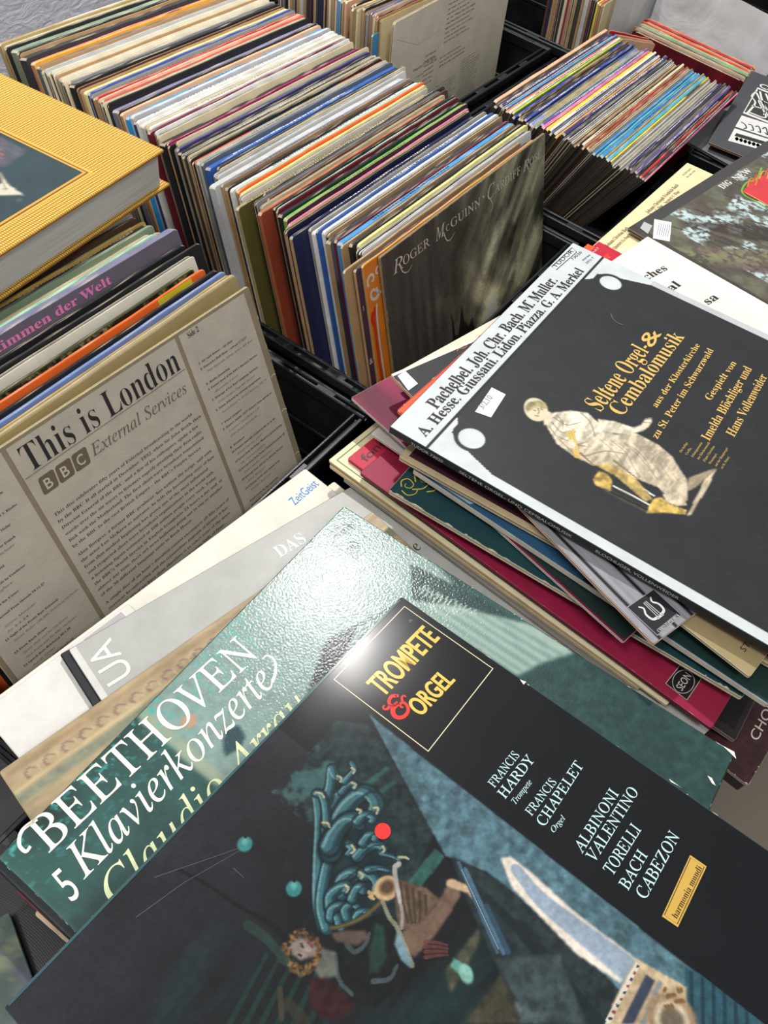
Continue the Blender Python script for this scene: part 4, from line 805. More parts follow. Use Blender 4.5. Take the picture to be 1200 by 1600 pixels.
    for p in ([(560, 150), (578, 150), (572, 172)], [(478, 290), (490, 308), (476, 320)], [(345, 92), (365, 96), (375, 110)], [(370, 205), (388, 206), (396, 222)], [(425, 30), (440, 38), (436, 52)], [(500, 155), (514, 160), (508, 170)], [(455, 440), (466, 450), (460, 466)], [(508, 392), (522, 402), (514, 414)], [(595, 295), (602, 308), (592, 318)], [(655, 335), (680, 335), (692, 342)], [(480, 55), (494, 62), (488, 76)], [(480, 0), (490, 8), (484, 20)]): A.stroke(px(P(p)), 1.9, 1.2, (112, 106, 70), .9); A.stroke(px(P(p)), 1.1, .8, H1, .8)
    # figure: dark body, head with golden curls, arms, kicking leg
    A.poly(px(P([(410, 640), (460, 590), (530, 560), (600, 540), (650, 600), (700, 740), (650, 830), (570, 900), (470, 870), (420, 760)])), (22, 26, 26), .95, .3, 2)
    A.poly(px(P([(320, 790), (380, 780), (470, 860), (490, 890), (440, 950), (360, 940), (315, 880)])), (60, 20, 24), .75, .4, 3)
    A.poly(px(P([(545, 690), (570, 580), (600, 600), (610, 700), (580, 770), (550, 760)])), (34, 72, 58), .8, .3, 3)
    for p in ([(460, 660), (490, 690), (530, 660), (545, 620)], [(415, 700), (430, 790), (480, 850)], [(560, 800), (620, 790), (650, 740)]): A.stroke(px(P(p)), 2.6, 1.6, (76, 96, 100), .7)
    A.poly(px(P([(325, 690), (350, 670), (415, 690), (425, 780), (360, 790), (330, 740)])), (104, 108, 98), .9, .15, 2)
    A.poly(px(P([(400, 620), (450, 610), (530, 610), (545, 640), (500, 665), (420, 650)])), (92, 76, 66), 1, .2, 2)
    q = c.uv(P([(290, 690)])[0]); R = random.Random(2)
    for k in range(130): a = R.random() * 6.28; r = R.uniform(.75, 1.15); z = (292 + 62 * r * math.cos(a), 690 + 74 * r * math.sin(a)); w = c.uv(P([z])[0]); A.ell(w[0], w[1], R.uniform(1.2, 2.4), R.uniform(.7, 1.4), R.choice([(104, 76, 44), (138, 104, 60), (58, 40, 26), (84, 60, 36)]), R.random() * 180, soft=.7)
    A.poly(px(P([(250, 660), (285, 635), (325, 650), (350, 670), (335, 705), (290, 722), (255, 700)])), (132, 118, 110), 1, .12, 2)
    A.stroke(px(P([(318, 655), (330, 670)])), 2, 1.4, (120, 60, 54)); A.stroke(px(P([(290, 660), (296, 672)])), 1.3, 1, (60, 44, 40)); A.stroke(px(P([(280, 700), (290, 706)])), 1.3, 1, (60, 44, 40)); A.stroke(px(P([(308, 680), (322, 684)])), 1.8, 1.2, (160, 140, 126))
    A.stroke(px(P([(400, 600), (450, 590), (520, 560), (580, 510), (605, 485)])), 2.2, 2.6, (70, 64, 40), 1, (110, 98, 60))
    A.stroke(px(P([(543, 465), (560, 490), (545, 480)])), 1.6, 1.4, (180, 150, 100)); A.stroke(px(P([(550, 470), (580, 470), (600, 480)])), 2, 1.6, (170, 140, 92))
    q = c.uv(P([(610, 450)])[0]); A.ell(q[0], q[1], 7.8, 6.6, (190, 158, 112), 20, soft=.15); A.ell(q[0] + .4, q[1], 5.6, 4.8, (84, 62, 44), 20, soft=.5)
    A.poly(px(P([(645, 415), (760, 450), (805, 490), (760, 560), (700, 610), (655, 600), (640, 500)])), (96, 78, 58), 1, .35, 1)
    for k in range(5): A.stroke(px(P([(660 + 24 * k, 430 + 12 * k), (670 + 22 * k, 500 + 14 * k), (690 + 14 * k, 580)])), 1.6, 1.2, (58, 44, 34), .7)
    A.poly(px(P([(670, 610), (730, 585), (790, 520), (835, 445), (870, 440), (890, 470), (850, 540), (780, 640), (715, 710), (680, 690)])), (112, 88, 72), 1, .15, 2)
    A.poly(px(P([(835, 420), (855, 415), (915, 440), (938, 470), (930, 492), (915, 470), (880, 458), (850, 450), (832, 438)])), (196, 164, 128), 1, .06, 1)
    A.stroke(px(P([(640, 370), (650, 460), (668, 540), (666, 600)])), 1.8, 1.6, (150, 140, 136), .9); A.stroke(px(P([(595, 500), (620, 560), (650, 600), (690, 700), (705, 740)])), 2, 2.6, (150, 150, 120), .8)
    A.poly(px(P([(648, 610), (668, 640), (706, 735), (695, 750), (665, 720), (640, 660)])), (110, 146, 160), .95, .1, 1); A.stroke(px(P([(660, 500), (640, 385), (655, 360)])), 2, 3, (168, 160, 156))
    for k in range(4): A.stroke(px(P([(755, 650 + 20 * k), (800, 655 + 16 * k), (838, 665 + 12 * k)])), 2, 1, (110, 56, 52), .8)
    A.poly(px(P([(862, 712), (925, 750), (905, 798), (850, 742)])), (88, 156, 140), 1, .15, 1); A.ell(*c.uv(P([(908, 772)])[0]), 4, 5.4, (124, 184, 168), 30, soft=.3)
    for a, b, w, cc in (([(880, 355), (1025, 690)], 0, 1.4, (60, 90, 112)), ([(905, 380), (1048, 695)], 0, 1.6, (70, 104, 128)), ([(985, 520), (1065, 690)], 0, 2.4, (44, 72, 92))): A.stroke(px(P(a)), w + .5, w + .5, cc)
    for x, y in ((78, 285), (262, 452)):
        q = c.uv(P([(x, y)])[0]); A.ell(q[0], q[1], 4.6, 4.6, (50, 128, 128), soft=.2); A.ell(q[0] + 1, q[1] - 1, 2.6, 2.4, (86, 166, 160), soft=.6); A.ell(q[0] + 3, q[1] - 2.5, 1.2, 1, (14, 20, 24), soft=.4)
    A.stroke(px(P([(-170, 380), (-60, 440), (60, 520), (150, 570), (240, 640)])), 1.6, 2.4, (22, 26, 24), .9); A.stroke(px(P([(90, 590), (160, 640), (230, 725)])), 5, 4, (38, 62, 56), .8)
    A.stroke(px(P([(210, 830), (216, 940)])), 2.6, 2.6, (64, 58, 44), .9); A.stroke(px(P([(240, 880), (300, 950)])), 5, 6, (60, 52, 40), .6)
    g = fbm(X * .5, Y * .5, 71, 3); big = fbm(X * .05, Y * .05, 75, 3); A.c = A.c * (.8 + .22 * g + .16 * (big - .5))[..., None]; m = A.c.mean(2, keepdims=True); A.c = A.c * .88 + m * .12
    # black band along the right side with the titles
    a = c.uv((522, 1062)); b = c.uv((805, 1296)); e = c.uv((1192, 1599)); u0 = (a[0] + b[0]) / 2 - 1
    A.poly([(min(a[0], b[0]) - .2, -1), (316, -1), (316, 316), (e[0], 316), (b[0], b[1]), (a[0] - .5, a[1])], (20, 22, 25), 1)
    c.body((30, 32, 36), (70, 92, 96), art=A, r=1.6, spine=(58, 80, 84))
    for a in ([(-260, 410), (60, 300)], [(-330, 560), (-150, 430), (62, 308)], [(35, 375), (75, 412)]): c.line([tuple(x) for x in px(P(a))], .4, (78, 86, 90), 2, .25)
    c.line([tuple(x) for x in px(P([(890, 380), (1030, 680)]))], .4, (130, 150, 160), 2)
    fr = [tuple(x) for x in c.uvs([(632, 948), (770, 1045), (669, 1174), (522, 1062)])]; c.line(fr, .55, (226, 214, 176), 3, closed=True)
    Y1, CY = (226, 188, 88), (188, 222, 218)
    for k in range(2): tq(c, 'TROMPETE', (599 + k * .9, 1090 - k * .9), (687 + k * .9, 998 - k * .9), (571 + k * .9, 1067 - k * .9), Y1, 'sansb', 3 + .3 * k, res=5); tq(c, 'ORGEL', (657 + k * .9, 1121 - k * .9), (711 + k * .9, 1064 - k * .9), (634 + k * .9, 1101 - k * .9), Y1, 'sansb', 3 + .3 * k, res=5)
    c.line([(2, 1), (312, 1)], 1.5, (56, 88, 92), 4); q = c.uv((622, 1128)); q1 = c.uv((655, 1096)); e = q1 - q; ampersand(c, q[0] - 1, q[1], 17, math.degrees(math.atan2(-e[1], e[0])), (214, 52, 44))
    c.text('\u2042', c.uv((641, 974))[0], c.uv((641, 974))[1], 2.4, (120, 126, 140), 'sans', 0, 3, 3)
    for s, p0, p1, pt, stl in (('FRANCIS', (773, 1231), (812, 1181), (762, 1222), 'roman'), ('HARDY', (790, 1248), (836, 1188), (777, 1237), 'roman'), ('Trompete', (805, 1258), (832, 1223), (798, 1251), 'ital'), ('FRANCIS', (831, 1275), (870, 1223), (820, 1266), 'roman'), ('CHAPELET', (851, 1292), (912, 1197), (838, 1280), 'roman'), ('Orgel', (865, 1302), (884, 1279), (858, 1296), 'ital'),
        ('ALBINONI', (911, 1332), (967, 1241), (896, 1321), 'roman'), ('VALENTINO', (931, 1346), (998, 1238), (915, 1335), 'roman'), ('TORELLI', (958, 1368), (1002, 1297), (941, 1357), 'roman'), ('BACH', (982, 1391), (1012, 1337), (966, 1380), 'roman'), ('CABEZON', (1009, 1406), (1062, 1308), (992, 1394), 'roman')):
        tq(c, s, p0, p1, pt, CY, stl, res=4)
    c.poly(c.uvs([(1078, 1336), (1104, 1354), (1059, 1449), (1034, 1432)])[::-1], (196, 160, 78), 3); c.line([tuple(x) for x in c.uvs([(1079, 1340), (1100, 1355), (1058, 1444), (1038, 1430)])], .35, (96, 76, 40), 4, closed=True)
    tq(c, 'harmonia mundi', (1057, 1437), (1097, 1357), (1048, 1431), (58, 44, 26), 'serif', 5)
    c.wear((210, 216, 206), 'r', 9, .9, 31); c.wear((84, 116, 120), 't', 34, .7, 32); c.poly(c.uvs([(812, 1062), (822, 1066), (818, 1070)]), (236, 236, 226), 5)
    root = empty('record_box', c.matrix()); tag(root, 'dark box set titled TROMPETE & ORGEL with a red dot, topmost in the foreground', 'record box')
    o = c.mb.build('lid', root); u, v = c.uv((598, 1299)); sticker(c, root, 'round_sticker', [(u + 4.5 * math.cos(a), v + 4.5 * math.sin(a)) for a in np.linspace(0, 6.28, 30, endpoint=False)], (230, 40, 34), label='small round bright red sticker')
    for k in range(3): b = MB(); ins = .0006 * k; b.box(ins, -.315 + ins, -.0066 - .0036 * k, .315 - ins, -ins, -.0033 - .0036 * k, lin(((52, 78, 82), (40, 58, 62), (56, 84, 86))[k]), 'satin', .0008); b.build('box_layer', root)
def statue(c, A):
    P = lambda z: c.uvs([(750 + a * .375, 450 + b * .375) for a, b in z]); W1, W2, W3, D = (214, 206, 182), (186, 174, 150), (160, 146, 132), (104, 92, 74); GO = (190, 160, 84)
    A.poly(P([(862, 950), (905, 860), (940, 790), (985, 752), (960, 810), (925, 870), (880, 945)]), (190, 176, 148), 1, .1, 1); A.poly(P([(870, 790), (950, 760), (985, 752), (900, 830), (860, 850)]), (150, 136, 112), 1, .1, 1)
    A.poly(P([(470, 790), (500, 760), (545, 775), (545, 830), (560, 850), (700, 920), (735, 870), (760, 880), (850, 920), (860, 940), (700, 940), (560, 870), (480, 820)]), (70, 66, 54), .9, .2, 1)
    for k in range(4): A.stroke(P([(545 + 12 * k, 850 - 26 * k), (700 + 8 * k, 925 - 20 * k)]), 1.6, 1.6, (206, 206, 200) if k % 2 else (24, 26, 28))
    A.poly(P([(470, 800), (495, 762), (530, 775), (550, 800), (545, 850), (520, 835), (480, 822)]), GO, 1, .5, 1); A.poly(P([(690, 940), (720, 880), (755, 870), (790, 900), (860, 925), (858, 945), (760, 935)]), GO, 1, .5, 1)
    A.poly(P([(455, 705), (520, 700), (640, 780), (720, 880), (690, 890), (560, 780), (460, 730)]), (176, 152, 92), 1, .3, 1)
    A.poly(P([(292, 600), (330, 560), (420, 540), (500, 560), (560, 610), (650, 605), (740, 650), (800, 700), (830, 750), (865, 800), (865, 880), (845, 905), (790, 880), (740, 830), (640, 790), (540, 730), (470, 740), (390, 700), (320, 650)]), W2, 1, .16, 1)
    A.poly(P([(270, 560), (300, 520), (380, 510), (450, 520), (490, 560), (510, 600), (500, 650), (440, 670), (380, 640), (310, 620), (285, 590)]), W1, 1, .18, 1)
    A.poly(P([(440, 640), (480, 600), (560, 610), (640, 640), (620, 680), (540, 700), (470, 700)]), (196, 184, 160), 1, .12, 1)
    A.poly(P([(490, 545), (560, 555), (650, 585), (640, 612), (560, 606), (500, 590)]), W1, 1, .1, 1)
    A.poly(P([(636, 582), (670, 570), (690, 545), (714, 540), (716, 556), (700, 580), (680, 595), (645, 604)]), W1, 1, .05, 1)
    for a in ([(690, 548), (716, 545)], [(680, 560), (712, 562)]): A.stroke(P(a), 1, .7, D, .6)
    A.poly(P([(760, 860), (800, 850), (850, 880), (862, 905), (820, 910), (775, 890)]), (200, 186, 160), 1, .1, 1)
    R = random.Random(6)
    for k in range(16):
        t = k / 15; x0, y0 = 500 + 190 * t, 625 + 40 * t + R.uniform(-8, 8); A.stroke(P([(x0, y0), (x0 + 60, y0 + 50 + R.uniform(-10, 10)), (x0 + 130 + R.uniform(-20, 20), y0 + 150)]), R.uniform(1, 2.2), .8, R.choice([D, W3, (220, 212, 192), (124, 110, 92)]), .34)
    for a in ([(300, 560), (340, 600), (400, 600)], [(310, 540), (360, 570), (420, 560)], [(330, 620), (400, 650), (450, 640)], [(420, 520), (460, 560), (480, 620)], [(440, 700), (520, 680), (600, 690)], [(290, 580), (330, 630), (390, 690)], [(320, 530), (345, 560), (345, 590)]): A.stroke(P(a), 1.7, .9, (132, 120, 96), .7)
    for a in ([(420, 690), (470, 735)], [(560, 720), (650, 790)], [(380, 650), (440, 660)]): A.stroke(P(a), 2.4, 1, (110, 90, 54), .7)
    lum = A.c.mean(2); bodym = np.clip((lum - 110) / 40, 0, 1) * A.mask(P([(180, 470), (500, 480), (760, 640), (990, 740), (880, 950), (600, 800), (280, 640)])); wv = fbm(A.X * .1 + 2 * fbm(A.X * .06, A.Y * .06, 91, 3), A.Y * .3, 90, 4); wv2 = fbm(A.X * .22, A.Y * .07, 95, 3)
    A.c = A.c * (1 + bodym * (np.clip((wv - .5) * .8, -.14, .12) + (wv2 - .5) * .05))[..., None]
    A.poly(P([(250, 500), (300, 520), (290, 560), (268, 575), (262, 540)]), (206, 196, 168), 1, .1, 1)
    q = P([(233, 506)])[0]; A.ell(q[0], q[1], 13.5, 10, (208, 198, 168), -30, soft=.1); A.poly(P([(185, 500), (200, 478), (240, 468), (275, 480), (282, 500), (262, 505), (240, 498), (215, 505), (200, 520)]), (160, 150, 108), 1, .4, 1)
    A.stroke(P([(240, 500), (246, 516), (240, 524)]), 1.3, .8, (140, 124, 96), .9); A.stroke(P([(222, 508), (232, 511)]), 1.2, .8, (96, 84, 62)); A.stroke(P([(254, 505), (262, 508)]), 1.2, .8, (96, 84, 62)); A.stroke(P([(232, 532), (246, 534)]), 1.1, .8, (140, 104, 84))
    for k in range(3): A.stroke(P([(362 + 12 * k, 600 - 4 * k), (384 + 8 * k, 650), (398 + 6 * k, 704)]), 2.2, 2.2, (196, 164, 84), 1, (236, 214, 140))
    A.poly(P([(362, 640), (384, 630), (400, 650), (392, 670), (370, 664)]), (216, 204, 176), 1, .05)
def seltene():
    c = Cover(*PS, 316, 316, 6.5, 'satin'); uv = c.uv; A = Art(316, 316, .8, (38, 40, 42)); X, Y = A.X, A.Y
    A.c = A.c * (.92 + .16 * fbm(X * .04, Y * .04, 5, 4))[..., None]; sc = np.clip((fbm(X * 1.2, Y * .4, 15, 2) - .78) * 6, 0, 1) * .3; A.c = A.c + 60 * sc[..., None]; PG = (200, 206, 208)
    l0, l1 = uv((667, 700)), uv((939, 405)); vb = (l0[1] + l1[1]) / 2; el = uv((1195, 985)); wl = abs(uv((712, 700))[0]); w = 9.
    A.poly([(-1, -1), (317, -1), (317, vb), (-1, vb)], PG)
    A.poly([(-1, vb), (w, vb), (w, 317), (-1, 317)], PG); A.poly([(317, vb), (308, vb), (308, 317), (317, 317)], (186, 190, 190))
    q = uv((737, 685)); q2 = uv((954, 442)); r = 10.5
    for cx, sg, qq in ((q[0], 1, q), (q2[0], -1, q2)):
        e = 0 if sg > 0 else 316; A.poly([(e, vb), (qq[0] + sg * 14, vb), (qq[0] + sg * 6, qq[1] - r * 1.5), (qq[0] - sg * 4, qq[1] - r * 1.45), (qq[0] - sg * 12, qq[1] - 5), (qq[0] - sg * 13, qq[1] + 4), (e + sg * w, qq[1] + 30), (e, qq[1] + 30)], PG)
        A.poly([(qq[0] + sg * 14, vb), (qq[0] + sg * 30, vb), (qq[0] + sg * 12, qq[1])], (38, 40, 42)); A.ell(qq[0], qq[1], r + 3.4, r + 3.4, (38, 40, 42), soft=.06); A.ell(qq[0], qq[1], r, r, PG, soft=.07)
    A.poly([(-1, vb - .9), (317, vb - .9), (317, vb + .9), (-1, vb + .9)], (26, 28, 30))
    statue(c, A); c.body((38, 40, 42), (30, 32, 34), art=A, r=1.2, spine=(28, 30, 32))
    BK, GD = (34, 36, 40), (220, 180, 98)
    tq(c, 'Pachelbel. Joh. Chr. Bach. M. M\u00fcller.'.replace('\u00fc', 'u'), (682, 640), (872, 439), (670, 623), BK, 'serifb', res=4, umlaut=28)
    tq(c, 'A. Hesse. Giussani. Lidon. Piazza. G. A. Merkel', (665, 683), (913, 424), (654, 668), BK, 'serifb', res=4)
    c.line([tuple(x) for x in c.uvs([(862, 417), (894, 387), (901, 394), (869, 422)])], .5, BK, 3, closed=True); tq(c, 'TUDOR', (868, 419), (897, 393), (864, 414), BK, 'sans'); tq(c, '73020', (895, 407), (910, 395), (892, 404), BK, 'sans'); tq(c, 'stereo', (911, 408), (923, 399), (909, 405), BK, 'sans'); tq(c, '33\u2153 T', (917, 413), (929, 403), (915, 410), BK, 'sans')
    for s, p0, p1, pt, um in (('Seltene Orgel-', (938, 645), (1018, 545), (917, 628), None), ('Cembalomusik', (972, 652), (1070, 527), (953, 638), None), ('aus der Klosterkirche', (1026, 638), (1094, 540), (1019, 632), None), ('zu St. Peter im Schwarzwald', (1027, 687), (1115, 548), (1019, 680), None), ('Gespielt von', (1110, 627), (1151, 568), (1102, 621), None), ('Imelda Blochliger und', (1108, 690), (1175, 577), (1097, 682), 9), ('Hans Vollenweider', (1147, 684), (1199, 589), (1136, 676), None)):
        tq(c, s, p0, p1, (p0[0] + (pt[0] - p0[0]) * 1.18, p0[1] + (pt[1] - p0[1]) * 1.18), GD, 'serif', res=4, umlaut=um)
    tq(c, '&', (1018, 545), (1034, 521), (1000, 529), GD, 'serifb', res=4); q = uv((1012, 541)); q2 = uv((1034, 519)); e = q2 - q; 
    for k, s in enumerate(('Die heilige', 'Cacilia,', 'Schutzpatronin', 'der Kirchenmusik', '(Figur Christian', 'Wenzinger,', 'auf der Hauptorgel', 'zu St. Peter)')):
        x, y = 1064 + k * 9.2, 708 + k * 3.6; q = uv((x, y)); wd = glyphs(s, 'serif', 2)[2] * 3.0; a = uv((1064, 708)); b = uv((1078, 688)); ang = math.degrees(math.atan2(-(b - a)[1], (b - a)[0])); c.text(s, q[0], q[1], 1.9, (190, 158, 92), 'serif', ang, wd, 3, 2)
    c.line(smooth(c.uvs([(954, 490), (958, 499), (966, 505), (974, 508)])), .5, (120, 122, 124), 4)
    root = c.build('record_box', 'black box set titled Seltene Orgel- & Cembalomusik, topmost of the right pile', 'record box')
    def marks(t): a, b = t.uv((752, 645)), t.uv((780, 612)); e = b - a; t.text('3/2,10', a[0] + 3, a[1] - .5, 5, (128, 128, 140), 'ital', math.degrees(math.atan2(-e[1], e[0])), 17, 12)
    sticker(c, root, 'price_sticker', c.uvs([(742, 644), (768, 606), (790, 617), (767, 653)])[::-1], (226, 226, 226), marks, 'white price sticker with handwritten numbers')
    s = Cover(c.P - c.u * .0006, c.d, -c.n, 316, 6.5, 1, 'satin')
    for t, a, wd in (('TUDOR 73020', 20, 28), ('SELTENE ORGEL- UND CEMBALOMUSIK', 62, 92), ('BLOCHLIGER, VOLLENWEIDER', 172, 62)): s.text(t, a, 4.6, 2.6, (188, 188, 184), 'sans', 0, wd, 3)
    o = s.mb.build('spine_lettering'); o.matrix_world = s.matrix(); mw = o.matrix_world.copy(); o.parent = root; o.matrix_parent_inverse = root.matrix_world.inverted()
def piece(name, label, F, h, top, side, art=None, cat='record', deco=None, **kw):
    T = kw.get('T', 3.); c = lay(F, h, **kw); sp = None
    if isinstance(side, dict): sp = side['spine']; side = sp
    c.body(top, side, art=art(c) if art else None, r=kw.get('r', 1.8) if 0 else 1.8, spine=sp)
    if deco: deco(c)
    o = c.build(name, label, cat); return c, o
def right_pile():
    S = PS
    def a_mag(c):
        A = Art(315, 315, 2.5, (130, 34, 70)); s = fbm(A.X * .05, A.Y * .01, 7, 3); A.c = np.array((128, 30, 66)) * (.55 + .8 * s)[..., None]; return A
    def a_stripe(c):
        A = Art(315, 315, 1.5, (150, 152, 156)); g = (.82 + .3 * fbm(A.X * .8, A.Y * .02, 3, 2)); A.c = A.c * g[..., None]
        for u in range(5, 320, 17): A.poly([(u, -1), (u + 3.0, -1), (u + 3.0, 317), (u, 317)], (30, 32, 36))
        A.poly([(-1, -1), (317, -1), (317, 95), (-1, 95)], (42, 44, 46))
        return A
    def lyre(c):
        # square lyre emblem near the lower left corner
        q = c.uvs([(980, 949), (1021, 921), (1064, 961), (1027, 993)]); c.poly([tuple(x) for x in q][::-1], (34, 36, 40), 2); c.line([tuple(x) for x in q], .5, (150, 152, 156), 3, closed=True)
        m = np.mean(q, 0); g = (204, 204, 206); e = unit(np.array(q[2]) - np.array(q[3])); e = unit(c.uv((1064, 961)) - c.uv((1027, 993))); n = np.array([e[1], -e[0]])
        T = lambda pts: [tuple(m + e * x + n * y) for x, y in pts]
        c.line(smooth(T([(-1, -4.2), (-6, -3), (-7, 2), (-4.6, 6), (-6.6, 9)])), 2, g, 4, 1.1); c.line(smooth(T([(1, -4.2), (6, -3), (7, 2), (4.6, 6), (6.6, 9)])), 2, g, 4, 1.1); c.line(T([(-3, -4.6), (3, -4.6)]), 1.6, g, 4)
        for x in (-1.8, 0, 1.8): c.line(T([(x, -3.6), (x * .7, 9)]), .5, g, 4)
        tq(c, 'CHRISTOPHORUS', (1030, 989), (1062, 963), (1026, 984), g, 'serif')
    def stereo(c): tq(c, 'STEREO', (1163, 1020), (1196, 982), (1155, 1013), (46, 42, 36), 'sans')
    def seon(c):
        q = c.uvs([(1040, 1068), (1062, 1040), (1096, 1060), (1073, 1094)]); c.poly([tuple(x) for x in q][::-1], (26, 24, 28), 2); c.line([tuple(x) for x in q], .4, (190, 186, 180), 3, closed=True)
        m = np.mean(q, 0); c.line([(m[0] + 10 * math.cos(a), m[1] + 7 * math.sin(a)) for a in np.linspace(0, 6.28, 40)], .45, (190, 186, 180), 4); c.text('SEON', m[0] - 7.6, m[1] + 2.6, 5.2, (206, 202, 196), 'sans', 0, 15.5, 4)
    def ornament(c):
        g = (196, 176, 74)
        for pts in ([(9, 6), (14, 3), (19, 6), (17, 12), (12, 12), (11, 8), (14, 7)], [(20, 12), (26, 8), (32, 11), (31, 18), (25, 19), (23, 15), (26, 13)], [(30, 14), (36, 16), (40, 22), (36, 27), (30, 25), (31, 20), (35, 21)], [(12, 14), (18, 20), (26, 22), (34, 29), (42, 30)], [(17, 24), (22, 28), (28, 27), (27, 22)], [(6, 8), (5, 14), (10, 18), (16, 17)], [(34, 8), (40, 12), (44, 20)]): c.line(smooth(pts), 1.1, g, 3, .5)
    def fo(c): tq(c, 'fono', (572, 722), (607, 690), (564, 712), (60, 58, 62), 'sansb', res=5)
    def greenline(c): c.line([(5, 312), (5, 5), (312, 5)], 1.2, (60, 128, 70), 2)
    def brd(col):
        def f(c): c.rect(5, 6, 310, 312, col, 1)
        return f
    def label(c): pass
    # from the top downwards
    piece('record_sleeve', 'sleeve with bright orange top edge just below the topmost black box', S, .0088, (150, 40, 50), (236, 120, 70), tl=(620, 641), u=(905, 391), T=3, W=306, deco=lambda c: (c.rect(1, 1, 314, 9, (242, 88, 40), 1), c.wear((240, 206, 170), 'tl', 14, .8, 5), c.line(smooth([(112, 5), (118, -.2), (126, 1), (132, 5)]), 2, (190, 40, 30), 2)))
    piece('record_sleeve', 'khaki gold sleeve marked STEREO at the lower right of the right pile', S, .0165, (158, 142, 104), (196, 184, 156), bl=(1172, 1058), d=(1082, 988), T=2.8, H=285, W=290, deco=lambda c: (stereo(c), c.wear((210, 200, 170), 'bl', 10, .7, 8)))
    piece('record_sleeve', 'cream topped sleeve between the painted ship cover and the black striped sleeve', S, .0195, (226, 214, 190), (222, 208, 184), tl=(627, 578), u=(790, 488), T=2, H=280)
    def chr_(c):
        c.rect(.5, .3, 314, 3.0, (232, 224, 206), 2); c.line(smooth([(66, 5), (70, 3.6), (74, 5), (78, 4)]), .8, (180, 110, 50), 3); c.poly([(86, 3), (92, 1), (112, 1), (106, 4)], (200, 60, 50), 3); lyre(c); c.wear((214, 186, 160), 'l', 18, .7, 11)
    c, o = piece('record_sleeve', 'black and silver striped sleeve with square lyre emblem jutting from the right pile', S, .0125, (44, 46, 48), (208, 176, 152), art=a_stripe, tl=(610, 585), d=(1035, 1020), T=3.0, H=288, deco=chr_)
    sticker(c, o, 'price_sticker', c.uvs([(621, 588), (633, 580), (653, 600), (638, 611)])[::-1], (214, 218, 226), label='blank white price sticker')
    piece('record_sleeve', 'dark maroon sleeve with tan border above the blue sleeve', S, .0235, (186, 168, 132), (196, 176, 140), tl=(623, 713), d=(853, 842), T=4.2, deco=brd((62, 30, 42)))
    def bl_(c):
        c.rect(1, 150, 314, 290, (24, 52, 46), 1); c.poly(smooth([(2, 2), (60, 6), (100, 26), (78, 36), (20, 24), (2, 14)]).tolist(), (120, 148, 170), 1); c.poly([(100, 26), (120, 20), (118, 40), (96, 44)], (22, 70, 112), 1)
        c.poly([(2, 16), (30, 24), (18, 60), (2, 52)], (150, 168, 184), 1)
    piece('record_sleeve', 'blue sleeve with pale cloud band and printed cream spine', S, .031, (44, 84, 116), {'spine': (202, 194, 178)}, tl=(645, 733), d=(1053, 1003), T=5, H=292, deco=bl_)
    piece('record_sleeve', 'magenta red photo sleeve sticking out beside the empty crate corner', S, .0375, (128, 34, 70), (206, 190, 178), art=a_mag, tl=(548, 621), d=(985, 1013), T=2.4, H=287, deco=lambda c: (c.rect(2, 190, 300, 286, (26, 44, 42), 1), c.wear((214, 176, 176), 'tlb', 12, .7, 6)))
    c, o = piece('record_sleeve', 'dark teal sleeve with gold scroll ornament and cracked edges', S, .0425, (26, 62, 66), (206, 196, 168), tl=(607, 766), d=(1180, 1102), T=4.2, H=285, deco=lambda c: (ornament(c), c.wear((216, 206, 176), 'lt', 44, 1.6, 12), c.poly(smooth([(40, 3), (110, 3), (220, 40), (300, 20), (310, 282), (120, 282)]).tolist(), (22, 36, 46), 1)))
    piece('record_sleeve', 'plain white sleeve corner beside the red sleeve lettered fo', S, .0500, (206, 202, 198), (214, 206, 190), tl=(579, 677), d=(623, 707), T=2.6, W=250, H=250)
    piece('record_box', 'crimson box set with square black SEON emblem in the right pile', S, .060, (142, 28, 62), {'spine': (112, 20, 48)}, cat='record box', tl=(562, 738), d=(1077, 1113), T=3.4, deco=lambda c: (seon(c), c.wear((216, 170, 176), 'lt', 12, .8, 13)))
    piece('record_sleeve', 'pinkish red sleeve with grey letters fo showing at the left of the pile', S, .0640, (184, 44, 66), {'spine': (170, 40, 60)}, tl=(543, 716), d=(1075, 1104), T=3.4, H=300, deco=fo)
    piece('record_sleeve', 'cream sleeve with thin green border line, at the lower left of the right pile', S, .0679, (218, 208, 172), (206, 190, 152), tl=(513, 719), d=(760, 898), T=2.2, deco=greenline)
    piece('record_sleeve', 'tan sleeve with small printed spine directly under the green bordered one', S, .0703, (150, 118, 72), {'spine': (200, 186, 150)}, tl=(514, 726), d=(770, 911), T=3.6, H=292)
    piece('record_sleeve', 'grey sleeve below the tan spined one in the right pile', S, .0745, (120, 116, 110), (150, 144, 132), tl=(536, 748), d=(800, 944), T=3, H=270)
    piece('record_sleeve', 'small visible corner of a deep blue sleeve near the SEON emblem', S, .0955, (22, 58, 82), (190, 174, 150), bl=(1113, 1103), d=(1030, 1046), T=3, deco=lambda c: c.wear((200, 190, 160), 'lb', 10, .9, 14))
    piece('record_sleeve', 'dark brown glossy sleeve between crimson box and choral box', S, .101, (44, 36, 34), (120, 108, 96), bl=(1149, 1158), d=(1060, 1098), T=4, deco=lambda c: c.poly([(8, 311), (70, 311), (40, 180), (8, 230)], (22, 20, 22), 1))
    def chor(c):
        tq(c, 'CHOR I', (1183, 1160), (1218, 1092), (1168, 1154), (214, 206, 192), 'sans', res=5); c.wear((206, 198, 184), 'lb', 26, 1.6, 15)
    c = lay(S, .112, bl=(1169, 1228), d=(1092, 1168), T=3); A = Art(315, 315, 2, (62, 34, 38)); A.c = A.c * (.7 + .6 * fbm(A.X * .3, A.Y * .3, 4, 3))[..., None]
